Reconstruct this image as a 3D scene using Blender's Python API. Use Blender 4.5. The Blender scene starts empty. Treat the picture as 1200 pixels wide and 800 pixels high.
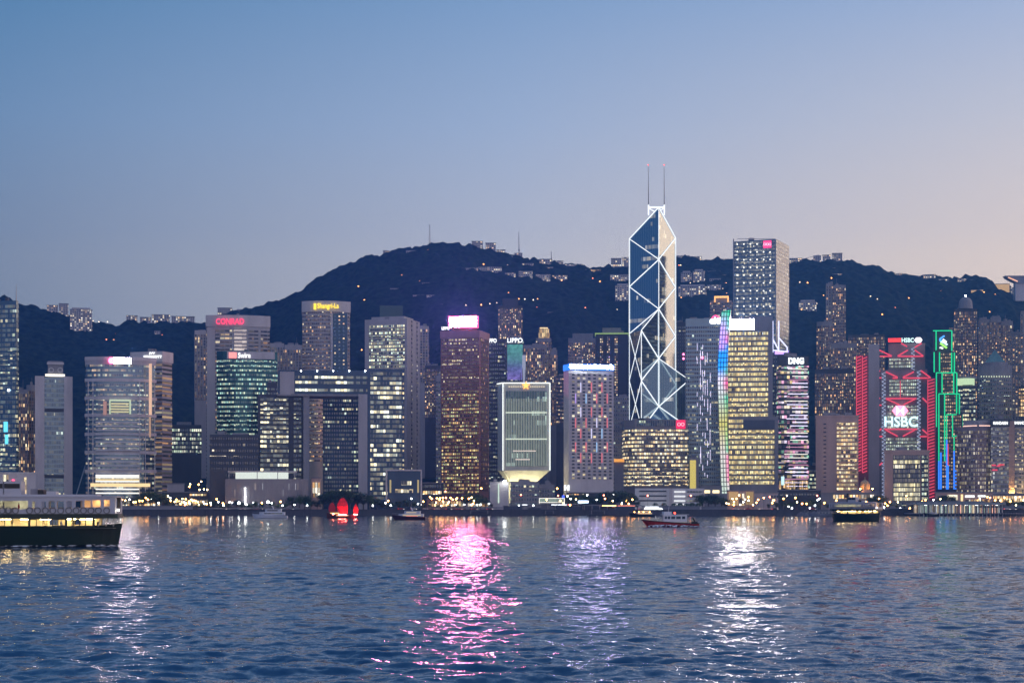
import bpy, math, random
import numpy as np
from mathutils import Vector
R_ = math.radians
rnd = random.Random(7)
sc = bpy.context.scene
col = sc.collection
# ------------------------------------------------------------------ camera
F, H, HY = 2000.0, 7.0, 593.0          # focal length in photo pixels, eye height in metres, horizon row
cd = bpy.data.cameras.new('camera'); cam = bpy.data.objects.new('camera', cd); col.objects.link(cam)
cam.location = (0, 0, H); cam.rotation_euler = (R_(90), 0, 0)
cd.sensor_width = 36.0; cd.lens = 36.0*F/1200.0; cd.shift_y = (HY-400.0)/1200.0
cd.clip_start = 0.5; cd.clip_end = 12000
sc.camera = cam
# ------------------------------------------------------------------ dusk sky
wd = bpy.data.worlds.new('World'); sc.world = wd; wd.use_nodes = True
nt = wd.node_tree; nt.nodes.clear()
def srgb(r, g, b):
    f = lambda c: ((c/255.0+0.055)/1.055)**2.4 if c > 10 else c/255.0/12.92
    return (f(r), f(g), f(b), 1.0)
def WN(t, **k):
    n = nt.nodes.new(t)
    for a, b in k.items(): setattr(n, a, b)
    return n
def wmath(op, a, b=None, c=None):
    n = WN('ShaderNodeMath', operation=op)
    for i, v in enumerate((a, b, c)):
        if v is None: continue
        if isinstance(v, (int, float)): n.inputs[i].default_value = v
        else: nt.links.new(v, n.inputs[i])
    return n.outputs[0]
tc = WN('ShaderNodeTexCoord'); nrm = WN('ShaderNodeVectorMath', operation='NORMALIZE')
nt.links.new(tc.outputs['Generated'], nrm.inputs[0])
sx = WN('ShaderNodeSeparateXYZ'); nt.links.new(nrm.outputs[0], sx.inputs[0])
X, Y, Z = sx.outputs
elev = wmath('DIVIDE', wmath('ARCSINE', Z), math.pi/2)        # 0..1 over 90 degrees
az = wmath('DIVIDE', wmath('ARCTAN2', X, Y), math.pi)          # -1..1, 0 straight ahead, + towards the west
def eramp(stops):
    n = WN('ShaderNodeValToRGB'); cr = n.color_ramp; cr.interpolation = 'EASE' if 0 else 'LINEAR'
    while len(cr.elements) < len(stops): cr.elements.new(0.5)
    for e, (p, c) in zip(cr.elements, stops): e.position = p/90.0; e.color = c if len(c) == 4 else (*c, 1)
    nt.links.new(elev, n.inputs[0]); return n.outputs[0]
zen = (0.10, 0.22, 0.45)
left = eramp([(0, srgb(140,149,164)), (8, srgb(147,160,176)), (12.5, srgb(124,156,190)), (16.5, srgb(92,139,180)), (35, (0.075,0.19,0.40)), (90, zen)])
mid = eramp([(0, srgb(222,211,215)), (8, srgb(212,212,216)), (12.5, srgb(174,193,220)), (16.5, srgb(138,170,208)), (35, (0.13,0.27,0.50)), (90, zen)])
right = eramp([(0, (1.16,.86,.66,1)), (8, (1.06,.86,.70,1)), (12.5, srgb(217,216,223)), (16.5, srgb(171,191,223)), (35, (0.20,0.32,0.52)), (90, zen)])
glow = eramp([(0, (4.2,2.4,1.3)), (8, (3.8,2.45,1.5)), (16, (1.7,1.35,1.1)), (35, (0.34,0.40,0.54)), (90, zen)])
back = eramp([(0, (1.14,0.95,0.98)), (12, (0.96,0.86,0.97)), (32, (0.36,0.40,0.66)), (90, zen)])
bleft = eramp([(0, (0.065,0.16,0.32)), (10, (0.06,0.17,0.34)), (30, (0.09,0.18,0.36)), (90, zen)])
def wmix(fac, a, b):
    n = WN('ShaderNodeMix', data_type='RGBA'); nt.links.new(fac, n.inputs[0]); nt.links.new(a, n.inputs[6]); nt.links.new(b, n.inputs[7]); return n.outputs[2]
def step(lo, hi):
    n = WN('ShaderNodeMapRange'); nt.links.new(az, n.inputs[0]); n.inputs[1].default_value = lo/180; n.inputs[2].default_value = hi/180
    n.interpolation_type = 'LINEAR'; return n.outputs[0]
c = wmix(step(-100, -22), bleft, left)
c = wmix(step(-168, -132), back, c)
c = wmix(step(-17, 0), c, mid)
c = wmix(step(0, 17), c, right)
c = wmix(step(19, 55), c, glow)
c = wmix(step(72, 120), c, back)
sky = WN('ShaderNodeTexSky', sky_type='NISHITA'); sky.sun_disc = False; sky.sun_elevation = R_(1.0); sky.sun_rotation = R_(62)
sk = WN('ShaderNodeMix', data_type='RGBA', blend_type='ADD'); sk.inputs[0].default_value = 0.01
nt.links.new(c, sk.inputs[6]); nt.links.new(sky.outputs[0], sk.inputs[7])
bg = WN('ShaderNodeBackground'); bg.inputs[1].default_value = 1.0; nt.links.new(sk.outputs[2], bg.inputs[0])
wo = WN('ShaderNodeOutputWorld'); nt.links.new(bg.outputs[0], wo.inputs[0])
# last light of the sun, just gone in the west
sd = bpy.data.lights.new('sun', 'SUN'); sd.energy = 0.12; sd.angle = R_(14); sd.color = (1.0, 0.72, 0.58)
so = bpy.data.objects.new('sun', sd); col.objects.link(so)
so.rotation_euler = Vector((math.sin(R_(75)), math.cos(R_(75)), math.tan(R_(6)))).to_track_quat('Z', 'Y').to_euler()
vs = sc.view_settings; vs.view_transform = 'Standard'; vs.look = 'None'; vs.exposure = 0.0; vs.gamma = 1.0; vs.use_curve_mapping = False
sc.render.engine = 'CYCLES'
cy = sc.cycles; cy.use_denoising = True; cy.max_bounces = 6; cy.diffuse_bounces = 2; cy.glossy_bounces = 3; cy.transmission_bounces = 2
cy.volume_bounces = 0; cy.use_light_tree = True; cy.sample_clamp_indirect = 8.0; cy.caustics_reflective = False; cy.caustics_refractive = False

# ------------------------------------------------------------------ helpers
def PX(px, D): return (px-600.0)/F*D
def PZ(py, D): return H+(HY-py)/F*D
def at(px, py, D): return Vector((PX(px, D), D, PZ(py, D)))
GZ = 4.5
GM = {}
def mat_nodes(name):
    m = bpy.data.materials.new(name); m.use_nodes = True
    t = m.node_tree; t.nodes.clear(); o = t.nodes.new('ShaderNodeOutputMaterial')
    return m, t, o
def pmat(name, colr, rough=0.7, metal=0.0, var=0.12, scale=0.15, spec=0.4, streak=True):
    m, t, o = mat_nodes(name)
    b = t.nodes.new('ShaderNodeBsdfPrincipled'); t.links.new(b.outputs[0], o.inputs[0])
    b.inputs['Roughness'].default_value = rough; b.inputs['Metallic'].default_value = metal
    b.inputs['Specular IOR Level'].default_value = spec
    g = t.nodes.new('ShaderNodeTexCoord'); mp = t.nodes.new('ShaderNodeMapping'); t.links.new(g.outputs['Object'], mp.inputs[0])
    mp.inputs['Scale'].default_value = (1, 1, 0.25 if streak else 1)
    n = t.nodes.new('ShaderNodeTexNoise'); n.inputs['Scale'].default_value = scale; n.inputs['Detail'].default_value = 5
    t.links.new(mp.outputs[0], n.inputs[0])
    r = t.nodes.new('ShaderNodeMapRange'); r.inputs[1].default_value = 0.3; r.inputs[2].default_value = 0.7
    r.inputs[3].default_value = 1-var; r.inputs[4].default_value = 1+var; t.links.new(n.outputs[0], r.inputs[0])
    x = t.nodes.new('ShaderNodeMix'); x.data_type = 'RGBA'; x.blend_type = 'MULTIPLY'; x.inputs[0].default_value = 1
    x.inputs[6].default_value = (*colr, 1); t.links.new(r.outputs[0], x.inputs[7]); t.links.new(x.outputs[2], b.inputs['Base Color'])
    return m
def em(name, colr, s, sample=False):
    m, t, o = mat_nodes(name); e = t.nodes.new('ShaderNodeEmission'); t.links.new(e.outputs[0], o.inputs[0])
    e.inputs[0].default_value = (*colr, 1); e.inputs[1].default_value = s
    m.cycles.emission_sampling = 'AUTO' if sample else 'NONE'
    return m
def win(name, glass, cw=3.0, pitch=4.0, p=0.5, cols=((1,.85,.5),(1,.95,.75),(.8,1,.75)), s=1.2, mx=0.12, v0=None, v1=None,
        wall=(.3,.29,.31), rough=0.16, metal=0.55, run=0.5, runlen=14.0, dim=0.12):
    """facade surface: panes in a frame, some of them with the room lights on"""
    if cw < 4 and run > .12: cw *= .74
    m, t, o = mat_nodes(name); L = t.links.new
    def nd(k, **a):
        n = t.nodes.new(k)
        for q, w in a.items(): setattr(n, q, w)
        return n
    def M(op, a, b=None):
        n = nd('ShaderNodeMath', operation=op)
        for i, v in enumerate((a, b)):
            if v is None: continue
            if isinstance(v, (int, float)): n.inputs[i].default_value = v
            else: L(v, n.inputs[i])
        return n.outputs[0]
    uv = nd('ShaderNodeUVMap'); uv.uv_map = 'UVMap'
    s_ = nd('ShaderNodeSeparateXYZ'); L(uv.outputs[0], s_.inputs[0]); u, v = s_.outputs[0], s_.outputs[1]
    uc = M('DIVIDE', u, cw); vc = M('DIVIDE', v, pitch); cx = M('FLOOR', uc); cz = M('FLOOR', vc)
    fx = M('FRACT', uc); fz = M('FRACT', vc)
    cb = nd('ShaderNodeCombineXYZ'); L(cx, cb.inputs[0]); L(cz, cb.inputs[1])
    oi = nd('ShaderNodeObjectInfo'); L(M('MULTIPLY', oi.outputs['Random'], 91.0), cb.inputs[2])
    wn = nd('ShaderNodeTexWhiteNoise', noise_dimensions='3D'); L(cb.outputs[0], wn.inputs[0])
    sc_ = nd('ShaderNodeSeparateXYZ'); L(wn.outputs['Color'], sc_.inputs[0])
    cb2 = nd('ShaderNodeCombineXYZ'); L(M('DIVIDE', u, runlen), cb2.inputs[0]); L(M('MULTIPLY', cz, 7.37), cb2.inputs[1]); L(M('MULTIPLY', oi.outputs['Random'], 57.0), cb2.inputs[2])
    nz = nd('ShaderNodeTexNoise'); nz.inputs['Scale'].default_value = 1.0; nz.inputs['Detail'].default_value = 0.5; L(cb2.outputs[0], nz.inputs[0])
    nzr = nd('ShaderNodeMapRange'); nzr.inputs[1].default_value = 0.28; nzr.inputs[2].default_value = 0.72; L(nz.outputs[0], nzr.inputs[0])
    val = M('ADD', M('MULTIPLY', nzr.outputs[0], run), M('MULTIPLY', sc_.outputs[0], 1-run))
    lit = M('LESS_THAN', val, p)
    mask = M('MULTIPLY', M('GREATER_THAN', fx, mx), M('LESS_THAN', fx, 1-mx))
    if v0 is not None: mask = M('MULTIPLY', mask, M('MULTIPLY', M('GREATER_THAN', fz, v0), M('LESS_THAN', fz, v1)))
    cr = nd('ShaderNodeValToRGB'); r = cr.color_ramp; r.interpolation = 'CONSTANT'
    while len(r.elements) < len(cols): r.elements.new(.5)
    for i, (e, c_) in enumerate(zip(r.elements, cols)): e.position = i/len(cols); e.color = (*c_, 1)
    L(sc_.outputs[1], cr.inputs[0])
    # random brightness per pane, mottled by noise
    n2 = nd('ShaderNodeTexNoise'); n2.inputs['Scale'].default_value = 0.9; n2.inputs['Detail'].default_value = 2; L(uv.outputs[0], n2.inputs[0])
    br = M('ADD', M('MULTIPLY', M('POWER', sc_.outputs[2], 1.6), 1.1), 0.25)
    br = M('MULTIPLY', br, M('ADD', M('MULTIPLY', n2.outputs[0], 1.2), 0.4))
    st = M('MULTIPLY', M('MULTIPLY', M('MAXIMUM', lit, M('MULTIPLY', sc_.outputs[2], dim)), mask), M('MULTIPLY', br, s))
    b = nd('ShaderNodeBsdfPrincipled'); L(b.outputs[0], o.inputs[0])
    mc = nd('ShaderNodeMix', data_type='RGBA'); L(mask, mc.inputs[0]); mc.inputs[6].default_value = (*wall, 1); mc.inputs[7].default_value = (*glass, 1)
    L(mc.outputs[2], b.inputs['Base Color'])
    L(M('MULTIPLY', mask, metal), b.inputs['Metallic'])
    mr = nd('ShaderNodeMapRange'); L(mask, mr.inputs[0]); mr.inputs[3].default_value = 0.7; mr.inputs[4].default_value = rough; L(mr.outputs[0], b.inputs['Roughness'])
    L(cr.outputs[0], b.inputs['Emission Color']); L(st, b.inputs['Emission Strength'])
    m.cycles.emission_sampling = 'NONE'
    return m

ORG = {}
def tag(o, label=None, cat=None, group=None, kind=None):
    if label: o['label'] = label
    if cat: o['category'] = cat
    if group: o['group'] = group
    if kind: o['kind'] = kind
    return o
def empty(name, loc, label=None, cat=None, group=None):
    o = bpy.data.objects.new(name, None); col.objects.link(o); o.location = loc; o.empty_display_size = 1
    ORG[o.name] = Vector(loc); return tag(o, label, cat, group)
def nrm2(a, b):
    d = (b-a).to_2d(); l = max(d.length, 1e-6); return Vector((d.y/l, -d.x/l, 0))
class MB:
    def __init__(s): s.v = []; s.f = []; s.uv = []; s.mi = []
    def poly(s, pts, uv=None, mi=0):
        i = len(s.v); s.v += [tuple(p) for p in pts]; s.f.append(tuple(range(i, i+len(pts))))
        if uv is None:
            p0 = Vector(pts[0]); e = (Vector(pts[1])-p0); e.normalize()
            n = e.cross(Vector(pts[2])-p0); n.normalize(); g = n.cross(e)
            uv = [((Vector(p)-p0).dot(e), (Vector(p)-p0).dot(g)) for p in pts]
        s.uv += uv; s.mi.append(mi); return s
    def prism(s, P, z0, z1, mi=0, cap=None, ztops=None, bottom=True):
        """P: footprint counter-clockwise; z1 may be one number or a list of top heights"""
        n = len(P); zt = ztops or [z1]*n; u = 0.0; cap = mi if cap is None else cap
        for i in range(n):
            a, b = P[i], P[(i+1) % n]; l = math.hypot(b[0]-a[0], b[1]-a[1]); za, zb = zt[i], zt[(i+1) % n]
            s.poly([(a[0], a[1], z0), (b[0], b[1], z0), (b[0], b[1], zb), (a[0], a[1], za)], [(u, z0), (u+l, z0), (u+l, zb), (u, za)], mi); u += l
        s.poly([(P[i][0], P[i][1], zt[i]) for i in range(n)], [(p[0], p[1]) for p in P], cap)
        if bottom: s.poly([(P[i][0], P[i][1], z0) for i in range(n-1, -1, -1)], [(p[0], p[1]) for p in P[::-1]], cap)
        return s
    def box(s, x0, x1, y0, y1, z0, z1, mi=0):
        return s.prism([(x0, y0), (x1, y0), (x1, y1), (x0, y1)], z0, z1, mi)
    def beam(s, p, q, w, h=None, mi=0):
        p, q = Vector(p), Vector(q); d = (q-p); d.normalize(); up = Vector((0, 0, 1)) if abs(d.z) < .95 else Vector((0, 1, 0))
        a = d.cross(up); a.normalize(); b = a.cross(d); a *= w/2; b *= (h or w)/2
        c0 = [p-a-b, p+a-b, p+a+b, p-a+b]; c1 = [x+(q-p) for x in c0]
        for i in range(4):
            j = (i+1) % 4; s.poly([c0[i], c0[j], c1[j], c1[i]], None, mi)
        s.poly(c0[::-1], None, mi); s.poly(c1, None, mi); return s
    def tube(s, p, q, r0, r1=None, n=8, mi=0):
        p, q = Vector(p), Vector(q); r1 = r0 if r1 is None else r1; d = (q-p); d.normalize()
        up = Vector((0, 0, 1)) if abs(d.z) < .9 else Vector((1, 0, 0)); a = d.cross(up); a.normalize(); b = a.cross(d)
        c = [math.cos(2*math.pi*i/n)*a+math.sin(2*math.pi*i/n)*b for i in range(n)]
        A = [p+x*r0 for x in c]; B = [q+x*r1 for x in c]
        for i in range(n):
            j = (i+1) % n; s.poly([A[j], A[i], B[i], B[j]], None, mi)
        s.poly(A, None, mi); s.poly(B[::-1], None, mi); return s
    def ball(s, c, r, n=8, m=5, mi=0, sz=1.0):
        c = Vector(c)
        P = lambda i, j: c+Vector((r*math.sin(math.pi*j/m)*math.cos(2*math.pi*i/n), r*math.sin(math.pi*j/m)*math.sin(2*math.pi*i/n), r*sz*math.cos(math.pi*j/m)))
        for j in range(m):
            for i in range(n):
                q = [P(i, j), P(i, j+1), P(i+1, j+1), P(i+1, j)]
                if j == 0: q = q[1:] if False else [q[0], q[1], q[2]]
                elif j == m-1: q = [q[0], q[1], q[3]]
                s.poly(q, None, mi)
        return s
    def ring(s, c, nrm, r, t, n=16, mi=0):
        c = Vector(c); nrm = Vector(nrm).normalized(); a = nrm.cross(Vector((0, 0, 1))).normalized(); b = nrm.cross(a)
        for i in range(n):
            p = c+(a*math.cos(2*math.pi*i/n)+b*math.sin(2*math.pi*i/n))*r; q = c+(a*math.cos(2*math.pi*(i+1)/n)+b*math.sin(2*math.pi*(i+1)/n))*r
            s.beam(p, q, t, None, mi)
        return s
    def build(s, name, mat, parent=None, label=None, smooth=False, loc=None):
        me = bpy.data.meshes.new(name); o_ = ORG[parent.name] if parent else (Vector(loc) if loc is not None else Vector((0, 0, 0)))
        me.from_pydata([(x-o_.x, y-o_.y, z-o_.z) for x, y, z in s.v], [], s.f)
        uvl = me.uv_layers.new(name='UVMap'); flat = np.array(s.uv, dtype=np.float32).ravel(); uvl.data.foreach_set('uv', flat)
        me.polygons.foreach_set('material_index', s.mi)
        if smooth: me.polygons.foreach_set('use_smooth', [True]*len(s.f))
        for m in (mat if isinstance(mat, (list, tuple)) else [mat]): me.materials.append(m)
        o = bpy.data.objects.new(name, me); col.objects.link(o)
        if parent: o.parent = parent; ORG[o.name] = ORG[parent.name]
        else: o.location = o_; ORG[o.name] = o_
        if parent:
            pass
        if label: o['label'] = label
        return o
def copy_tree(o, parent=None):
    c = o.copy(); col.objects.link(c)
    if parent: c.parent = parent
    for ch in list(o.children): copy_tree(ch, c)
    return c
# footprints --------------------------------------------------------
def corner(xl, xe, xr, D, th=45):
    """two-faced block: left face xl..xe, right face xe..xr in view, near corner at distance D, th = turn of the left face"""
    t = R_(th); Xe = PX(xe, D); tl, tr = (xl-600)/F, (xr-600)/F
    W = (Xe-tl*D)/(math.cos(t)+tl*math.sin(t)); d = (tr*D-Xe)/(math.sin(t)-tr*math.cos(t))
    E = Vector((Xe, D, 0)); L = E+Vector((-math.cos(t), math.sin(t), 0))*W; Rr = E+Vector((math.sin(t), math.cos(t), 0))*d
    return [E, Rr, Rr+(L-E), L]
def flat(x0, x1, D, dep=35):
    """block square on to the viewer"""
    a, b = Vector((PX(x0, D), D, 0)), Vector((PX(x1, D), D, 0)); c = (a+b)/2; v = Vector((c.x, c.y, 0)).normalized(); r = Vector((v.y, -v.x, 0))
    w = (b-a).length/2*abs(v.y) + 0.0
    return [c-r*w, c+r*w, c+r*w+v*dep, c-r*w+v*dep]
def bowed(x0, x1, D, dep=30, bulge=6, n=10):
    P = flat(x0, x1, D, dep); a, b = P[0], P[1]; o = nrm2(a, b); out = []
    for i in range(n+1):
        s = i/n; out.append(a.lerp(b, s)+o*bulge*(1-(2*s-1)**2)*1.0)
    return out+[P[2], P[3]]
def offs(P, d):
    n = len(P); out = []
    for i in range(n):
        n1 = nrm2(P[i-1], P[i]); n2 = nrm2(P[i], P[(i+1) % n]); k = n1+n2; k = k/max(k.length_squared, .2)*2
        out.append(P[i]+k*d)
    return out
def ray_on(a, b, px, py, off=0.0):
    """the point seen at px, py on the vertical wall through a and b"""
    n = nrm2(a, b); d = Vector(((px-600)/F, 1, (HY-py)/F)); o = Vector((0, 0, H))
    a3 = Vector((a.x, a.y, 0))+n*off; t = (a3-o).dot(n)/d.dot(n); return o+d*t
def footc(P):
    c = Vector((0, 0, 0))
    for p in P: c += p
    return c/len(P)
def tower(name, label, cat, P, ytop, D, wall, wn, pitch=4.0, frac=0.5, z0=None, z1=None, group=None, base=GZ, roofh=0, bands=True, wall_name='wall', proud=0.25):
    zt = PZ(ytop, D); c = footc(P); r = empty(name, (c.x, c.y, base), label, cat, group)
    MB().prism(P, base, zt).build(wall_name, wall, r)
    if bands:
        z = (z0 if z0 is not None else base+7); zend = (z1 if z1 is not None else zt-3.0)
        z = math.ceil(z/pitch)*pitch; Q = offs(P, proud); k = 0
        while z+pitch*frac < zend and k < 99:
            MB().prism(Q, z+pitch*(1-frac)/2, z+pitch*(1+frac)/2, 0, 1).build('window_band', [wn, wall], r); z += pitch; k += 1
    q_ = random.Random(int(abs(c.x)*7+ytop*13)); mb = MB(); d0 = P[1]-P[0]; lw = min(d0.length, 40)
    for k in range(q_.randint(2, 4)):
        m_ = c+d0*q_.uniform(-.3, .3); w_ = lw*q_.uniform(.05, .16); mb.box(m_.x-w_, m_.x+w_, m_.y-3, m_.y+3, zt-.5, zt+q_.uniform(1.2, 3.6))
    m_ = c+d0*q_.uniform(-.3, .3)
    if q_.random() < .5: mb.tube((m_.x, m_.y, zt), (m_.x, m_.y, zt+q_.uniform(5, 11)), .22, .1, 5)
    mb.build('roof_clutter', c_grey if 'c_grey' in globals() else wall, r)
    if roofh:
        Q = offs(P, -min(5, .22*(P[1]-P[0]).length)); MB().prism(Q, zt, zt+roofh).build('roof_plant', wall, r)
    r['zt'] = zt
    del r['zt']
    return r, zt
def signbox(a, b, px0, px1, py0, py1, off, thick, mat, r, nm='sign_panel'):
    m = panel_mb(a, b, px0, px1, py0, py1, off, thick); m.mi = [0]+[1]*(len(m.mi)-1); return m.build(nm, [mat, c_dark], r)
def text_mb(txt, a, b, px0, px1, py0, py1, off=0.8, thick=0.5, bold=0.0, shear=0.0):
    """lettering standing on the wall a-b, filling the given part of it"""
    cu = bpy.data.curves.new('t', 'FONT'); cu.body = txt; cu.extrude = 0.5; cu.offset = bold; cu.shear = shear; cu.resolution_u = 3
    ob = bpy.data.objects.new('t', cu); col.objects.link(ob); dg = bpy.context.evaluated_depsgraph_get()
    me = bpy.data.meshes.new_from_object(ob.evaluated_get(dg)); bpy.data.objects.remove(ob); bpy.data.curves.remove(cu)
    V = [v.co.copy() for v in me.vertices]; xs = [v.x for v in V]; ys = [v.y for v in V]
    p0 = ray_on(a, b, px0, py1, off); p1 = ray_on(a, b, px1, py1, off); zt = ray_on(a, b, (px0+px1)/2, py0, off).z
    n = nrm2(a, b); m = MB(); i0 = 0; mx, Mx, my, My = min(xs), max(xs), min(ys), max(ys)
    W = [p0.lerp(p1, (v.x-mx)/(Mx-mx))*1.0 + Vector((0, 0, (v.y-my)/(My-my)*(zt-p0.z))) + n*(v.z*thick*2) for v in V]
    for f in me.polygons: m.poly([W[i] for i in f.vertices])
    bpy.data.meshes.remove(me); return m
def panel_mb(a, b, px0, px1, py0, py1, off=0.3, thick=0.6, m=None, mi=0):
    m = m or MB(); n = nrm2(a, b); p = [ray_on(a, b, px0, py1, off), ray_on(a, b, px1, py1, off)]
    zt = ray_on(a, b, (px0+px1)/2, py0, off).z; z0 = (p[0].z+p[1].z)/2
    return m.prism([p[0]+n*thick, p[1]+n*thick, p[1], p[0]], z0, zt, mi)
# where things stand, told by what is next to them in the picture
LM = [(20, 'the far-left glass tower'), (62, 'the white-piered tower'), (140, 'the white-banded glass tower'), (180, 'the striped hotel tower'),
      (217, 'the low green-lit office block'), (275, 'the red-lettered hotel'), (318, 'the low drum-shaped hall'), (390, 'the doorway-shaped block'),
      (472, 'the framed glass box'), (542, 'the bronze tower'), (614, 'the star-fronted tower'), (690, 'the blue-crowned white tower'),
      (768, 'the cross-braced tower'), (840, 'the rainbow-lit strip'), (882, 'the yellow-lit office tower'), (930, 'the dark pink-lined tower'),
      (981, 'the beige hotel slab'), (1060, 'the red-trussed tower'), (1110, 'the green neon tower'), (1147, 'the curved mauve hotel'), (1190, 'the far-right hotel wing')]
ORD = ['first', 'second', 'third', 'fourth', 'fifth', 'sixth', 'seventh', 'eighth', 'ninth', 'tenth', 'eleventh', 'twelfth', 'thirteenth', 'fourteenth']
PEND = []
def later(o, px, text, rel='below', cat=None, group=None):
    """label settled once all its look-alikes are placed"""
    lm = min(LM, key=lambda q: abs(q[0]-px))[1]; PEND.append((o, px, f'{text} {rel} {lm}')); tag(o, None, cat, group)
def settle_labels():
    by = {}
    for o, px, t in PEND: by.setdefault(t, []).append((px, o))
    for t, L in by.items():
        L.sort(key=lambda q: q[0])
        for i, (px, o) in enumerate(L):
            o['label'] = t if len(L) == 1 else f'{t}, {ORD[i] if i < 14 else "%dth" % (i+1)} from left'
# ------------------------------------------------------------------ numpy noise
def vnoise(x, y, seed=0):
    xi = np.floor(x).astype(np.int64); yi = np.floor(y).astype(np.int64); fx = x-xi; fy = y-yi
    fx = fx*fx*(3-2*fx); fy = fy*fy*(3-2*fy)
    def h(a, b):
        n = (a*374761393+b*668265263+seed*974634777) & 0x7fffffff; n = ((n ^ (n >> 13))*1274126177) & 0x7fffffff
        return ((n ^ (n >> 16)) & 0xffff)/65535.0
    return (h(xi, yi)*(1-fx)+h(xi+1, yi)*fx)*(1-fy)+(h(xi, yi+1)*(1-fx)+h(xi+1, yi+1)*fx)*fy
def grid_mesh(name, X, Y, Z, mat, smooth=True):
    r, c = X.shape; me = bpy.data.meshes.new(name)
    co = np.stack([X, Y, Z], -1).reshape(-1, 3).astype(np.float32)
    i = np.arange(r*c).reshape(r, c); q = np.stack([i[:-1, :-1], i[:-1, 1:], i[1:, 1:], i[1:, :-1]], -1).reshape(-1)
    me.vertices.add(r*c); me.vertices.foreach_set('co', co.ravel()); n = len(q)//4
    me.loops.add(len(q)); me.loops.foreach_set('vertex_index', q.astype(np.int32))
    me.polygons.add(n); me.polygons.foreach_set('loop_start', np.arange(0, len(q), 4, dtype=np.int32)); me.update(calc_edges=True)
    if smooth: me.polygons.foreach_set('use_smooth', np.ones(n, dtype=bool))
    me.materials.append(mat); o = bpy.data.objects.new(name, me); col.objects.link(o); return o
# ------------------------------------------------------------------ water
def water_material():
    m, t, o = mat_nodes('sea water'); L = t.links.new
    b = t.nodes.new('ShaderNodeBsdfPrincipled'); L(b.outputs[0], o.inputs[0])
    b.inputs['Base Color'].default_value = (0.008, 0.062, 0.150, 1); b.inputs['Roughness'].default_value = 0.06; b.inputs['IOR'].default_value = 1.34
    g = t.nodes.new('ShaderNodeNewGeometry'); acc = g.outputs['Normal']
    for scl, amp, sy in ((0.30, 0.065, 1.6), (0.95, 0.11, 1.5), (3.4, 0.12, 1.2), (9.5, 0.10, 1.0)):
        mp = t.nodes.new('ShaderNodeMapping'); mp.inputs['Scale'].default_value = (scl, scl*sy, scl); mp.inputs['Rotation'].default_value = (0, 0, 0.2*scl)
        L(g.outputs['Position'], mp.inputs[0])
        n = t.nodes.new('ShaderNodeTexNoise'); n.inputs['Scale'].default_value = 1; n.inputs['Detail'].default_value = 1.5; L(mp.outputs[0], n.inputs[0])
        s = t.nodes.new('ShaderNodeVectorMath'); s.operation = 'SUBTRACT'; L(n.outputs['Color'], s.inputs[0]); s.inputs[1].default_value = (0.5, 0.5, 0.5)
        k = t.nodes.new('ShaderNodeVectorMath'); k.operation = 'MULTIPLY'; L(s.outputs[0], k.inputs[0]); k.inputs[1].default_value = (amp*2.4, amp*2.4, 0)
        a = t.nodes.new('ShaderNodeVectorMath'); a.operation = 'ADD'; L(acc, a.inputs[0]); L(k.outputs[0], a.inputs[1]); acc = a.outputs[0]
    mp = t.nodes.new('ShaderNodeMapping'); mp.inputs['Scale'].default_value = (.011, .020, 1); L(g.outputs['Position'], mp.inputs[0])
    n = t.nodes.new('ShaderNodeTexNoise'); n.inputs['Scale'].default_value = 1; n.inputs['Detail'].default_value = 3; L(mp.outputs[0], n.inputs[0])
    mr = t.nodes.new('ShaderNodeMapRange'); mr.inputs[1].default_value = .35; mr.inputs[2].default_value = .65; mr.inputs[3].default_value = .5; mr.inputs[4].default_value = 1.3; L(n.outputs[0], mr.inputs[0])
    d_ = t.nodes.new('ShaderNodeVectorMath'); d_.operation = 'SUBTRACT'; L(acc, d_.inputs[0]); L(g.outputs['Normal'], d_.inputs[1])
    k = t.nodes.new('ShaderNodeVectorMath'); k.operation = 'SCALE'; L(d_.outputs[0], k.inputs[0]); L(mr.outputs[0], k.inputs['Scale'])
    a = t.nodes.new('ShaderNodeVectorMath'); a.operation = 'ADD'; L(g.outputs['Normal'], a.inputs[0]); L(k.outputs[0], a.inputs[1]); acc = a.outputs[0]
    nn = t.nodes.new('ShaderNodeVectorMath'); nn.operation = 'NORMALIZE'; L(acc, nn.inputs[0]); L(nn.outputs[0], b.inputs['Normal'])
    return m
M_water = water_material()
SHORE = 1273.0
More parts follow.
